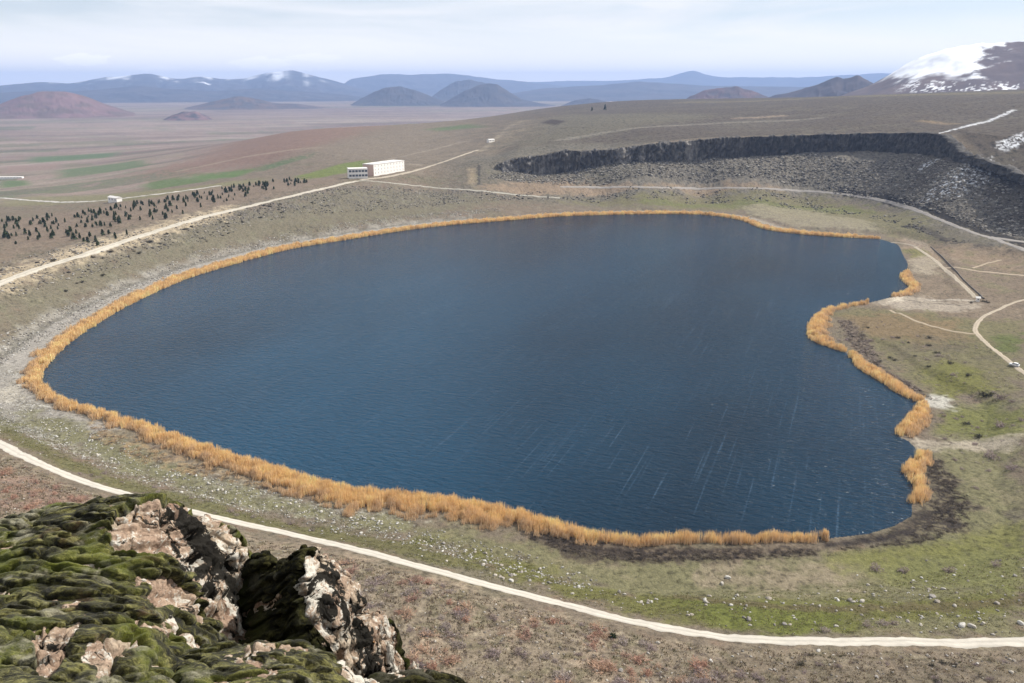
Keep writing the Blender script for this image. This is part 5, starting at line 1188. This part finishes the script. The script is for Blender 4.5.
        V = np.stack([xx + nx_ * hm_ - lean * xx / rr_, yy + ny_ * hm_ - lean * yy / rr_, zs + nz_ * hm_], 1); ok = ((mk > -0.06) & (sd > -0.35)).reshape(sh)
        kf = (ok[:-1, :-1] & ok[1:, :-1] & ok[:-1, 1:] & ok[1:, 1:]).ravel()
        v_, f_, a_ = compact(V, fc[kf], {})
        mo = link('moss_cover', mesh_np('moss_cover', v_, f_, mossmat or MOSS, None, True), o)
        if mosslbl: mo['label'] = mosslbl
    return o
crag('rock', 'large flat outcrop at lower left thickly covered with green moss cushions',
     [(-60,526,127.33),(0,522,127.3),(60,506,127.34),(100,504,127.38),(150,505,127.37),(180,512,127.34),(210,522,127.22),(236,540,127.06),(0,560,127.45),(60,560,127.5),(120,560,127.48),(170,548,127.4),(205,545,127.28),
      (0,620,127.52),(80,620,127.55),(140,620,127.48),(190,585,127.22),(215,565,127.12),(240,565,126.98),(243,600,126.75),(205,620,127.05),(0,683,127.7),(80,683,127.7),(150,683,127.5),(200,680,127.15),(235,650,126.7),(-100,620,127.5),(-100,720,127.8),(150,760,127.7)],
     [(-160,520,127.4),(-60,514,127.4),(0,516,127.33),(30,506,127.36),(60,500,127.36),(100,497,127.4),(150,498,127.4),(182,506,127.37),(210,518,127.25),(234,535,127.08),(243,562,126.98),(246,610,126.75),(238,660,126.7),(215,720,127.1),(190,790,127.6),(-160,790,127.9)],
     bare=[[(108,545,127.45),(150,528,127.42),(185,510,127.4),(215,515,127.3),(245,530,127.1),(250,590,126.9),(235,640,126.8),(205,625,127.05),(188,595,127.2),(160,560,127.4),(120,562,127.45)],
           [(138,590,127.4),(165,576,127.38),(195,585,127.2),(205,620,127.1),(170,625,127.25),(150,605,127.4)], [(38,650,127.6),(60,640,127.6),(72,660,127.6),(50,683,127.65),(35,672,127.65)], [(85,660,127.6),(120,655,127.55),(130,683,127.6),(95,690,127.65)],
           [(170,640,127.3),(200,632,127.2),(205,655,127.2),(180,660,127.3)], [(20,528,127.4),(38,524,127.4),(36,540,127.4),(20,545,127.4)]],
     white=[([(160,560,127.4),(190,540,127.4),(200,560,127.3),(190,600,127.2)], 0.6), ([(165,640,127.3),(205,630,127.2),(210,660,127.1),(175,665,127.3)], 0.9), ([(225,540,127.0),(250,560,127.0),(235,620,126.8),(215,590,127.0)], 0.7)],
     dark=[([(174,520,127.4),(190,518,127.4),(192,560,127.25),(186,568,127.2),(180,545,127.35)], 1.0), ([(200,565,127.2),(222,552,127.1),(222,575,127.05),(205,585,127.1)], 1.0), ([(190,590,127.1),(215,590,127.0),(210,605,127.0),(190,612,127.1)], 0.8)],
     seed=3)
crag('rock', 'angular tan block beside the mossy outcrop, dark moss left, bare face right',
     [(228,590,126.75),(238,560,126.95),(262,541,127.12),(290,535,127.25),(316,539,127.25),(345,560,126.98),(365,580,126.8),(388,605,126.5),(396,625,126.35),(300,570,127.22),(312,600,127.1),(324,640,126.82),(262,580,126.95),(250,620,126.7),(290,640,126.8),(350,620,126.72),(345,590,126.9),(365,655,126.45),(392,650,126.25),(300,680,126.7),(230,650,126.6)],
     [(222,600,126.7),(234,565,126.92),(250,547,127.05),(270,538,127.15),(292,535,127.25),(318,538,127.25),(345,558,126.98),(367,578,126.8),(388,602,126.5),(398,622,126.35),(392,650,126.25),(368,668,126.4),(330,690,126.7),(230,690,126.5)],
     bare=[[(316,530,127.25),(350,545,127.0),(385,565,126.8),(430,600,126.4),(430,690,126.2),(350,700,126.5),(322,640,126.8),(314,600,127.1),(296,575,127.2),(304,560,127.22)]],
     white=[([(300,560,127.2),(320,575,127.1),(318,610,127.0),(306,600,127.1)], 0.9), ([(325,590,127.0),(345,600,126.9),(335,625,126.8)], 0.5), ([(380,600,126.5),(400,620,126.3),(390,650,126.3)], 1.0), ([(228,570,126.9),(245,560,126.95),(240,600,126.8)], 0.9)],
     dark=[([(318,572,127.1),(338,580,127.0),(340,592,126.9),(325,598,127.0)], 1.0), ([(316,605,127.0),(328,602,126.95),(330,625,126.85),(318,622,126.9)], 1.0), ([(328,615,126.9),(342,618,126.8),(338,632,126.75)], 0.9), ([(347,592,126.9),(360,600,126.8),(352,612,126.8)], 0.8), ([(355,655,126.5),(378,640,126.4),(375,668,126.4)], 1.0)],
     seed=17, res=0.0065, dome=0.8, bias=-0.12, orient=0.5, mosslbl='nearly black moss on the left side', mossmat=MOSS_BLACK)
crag('rock', 'low mossy ledge along the bottom edge in front of the tan block',
     [(165,664,127.25),(180,652,127.28),(230,642,127.28),(300,648,127.22),(350,662,127.08),(388,683,126.85),(230,683,127.42),(300,690,127.38),(350,700,127.25),(180,720,127.5),(300,760,127.6)],
     [(158,672,127.25),(180,652,127.28),(230,642,127.28),(262,644,127.25),(300,648,127.22),(340,657,127.1),(372,670,126.95),(396,690,126.85),(400,760,127.2),(280,820,127.7),(140,800,127.7)],
     bare=[[(330,668,127.1),(365,665,127.0),(395,690,126.9),(370,710,127.0),(340,690,127.2)]], white=[([(325,665,127.1),(370,665,127.0),(390,700,126.9),(340,700,127.2)], 1.0)], seed=29, res=0.008, orient=-0.25)
crag('rock', 'dark low rock at the bottom edge right of the mossy ledge',
     [(380,672,126.5),(410,668,126.5),(440,672,126.45),(465,683,126.35),(400,700,126.65),(440,710,126.6),(420,740,126.8)],
     [(368,676,126.5),(392,669,126.5),(420,668,126.5),(448,674,126.42),(472,686,126.3),(470,740,126.6),(400,770,126.9),(360,720,126.7)], seed=41, res=0.01, dome=0.8, bias=0.1, mosslbl='nearly black moss', mossmat=MOSS_BLACK)
crag('rock', 'white lichen crusted knob at the right end of the tan block',
     [(386,616,126.5),(397,612,126.5),(408,618,126.45),(413,634,126.35),(395,632,126.45),(385,645,126.38),(400,660,126.25)],
     [(380,622,126.5),(388,611,126.55),(399,606,126.6),(410,614,126.5),(416,632,126.3),(408,652,126.2),(390,662,126.2),(378,645,126.4)], white=[([(370,600,126.6),(420,600,126.6),(420,670,126.2),(370,670,126.2)], 1.2)], moss=False, seed=53, res=0.006, edge=0.14, rough_=0.55)
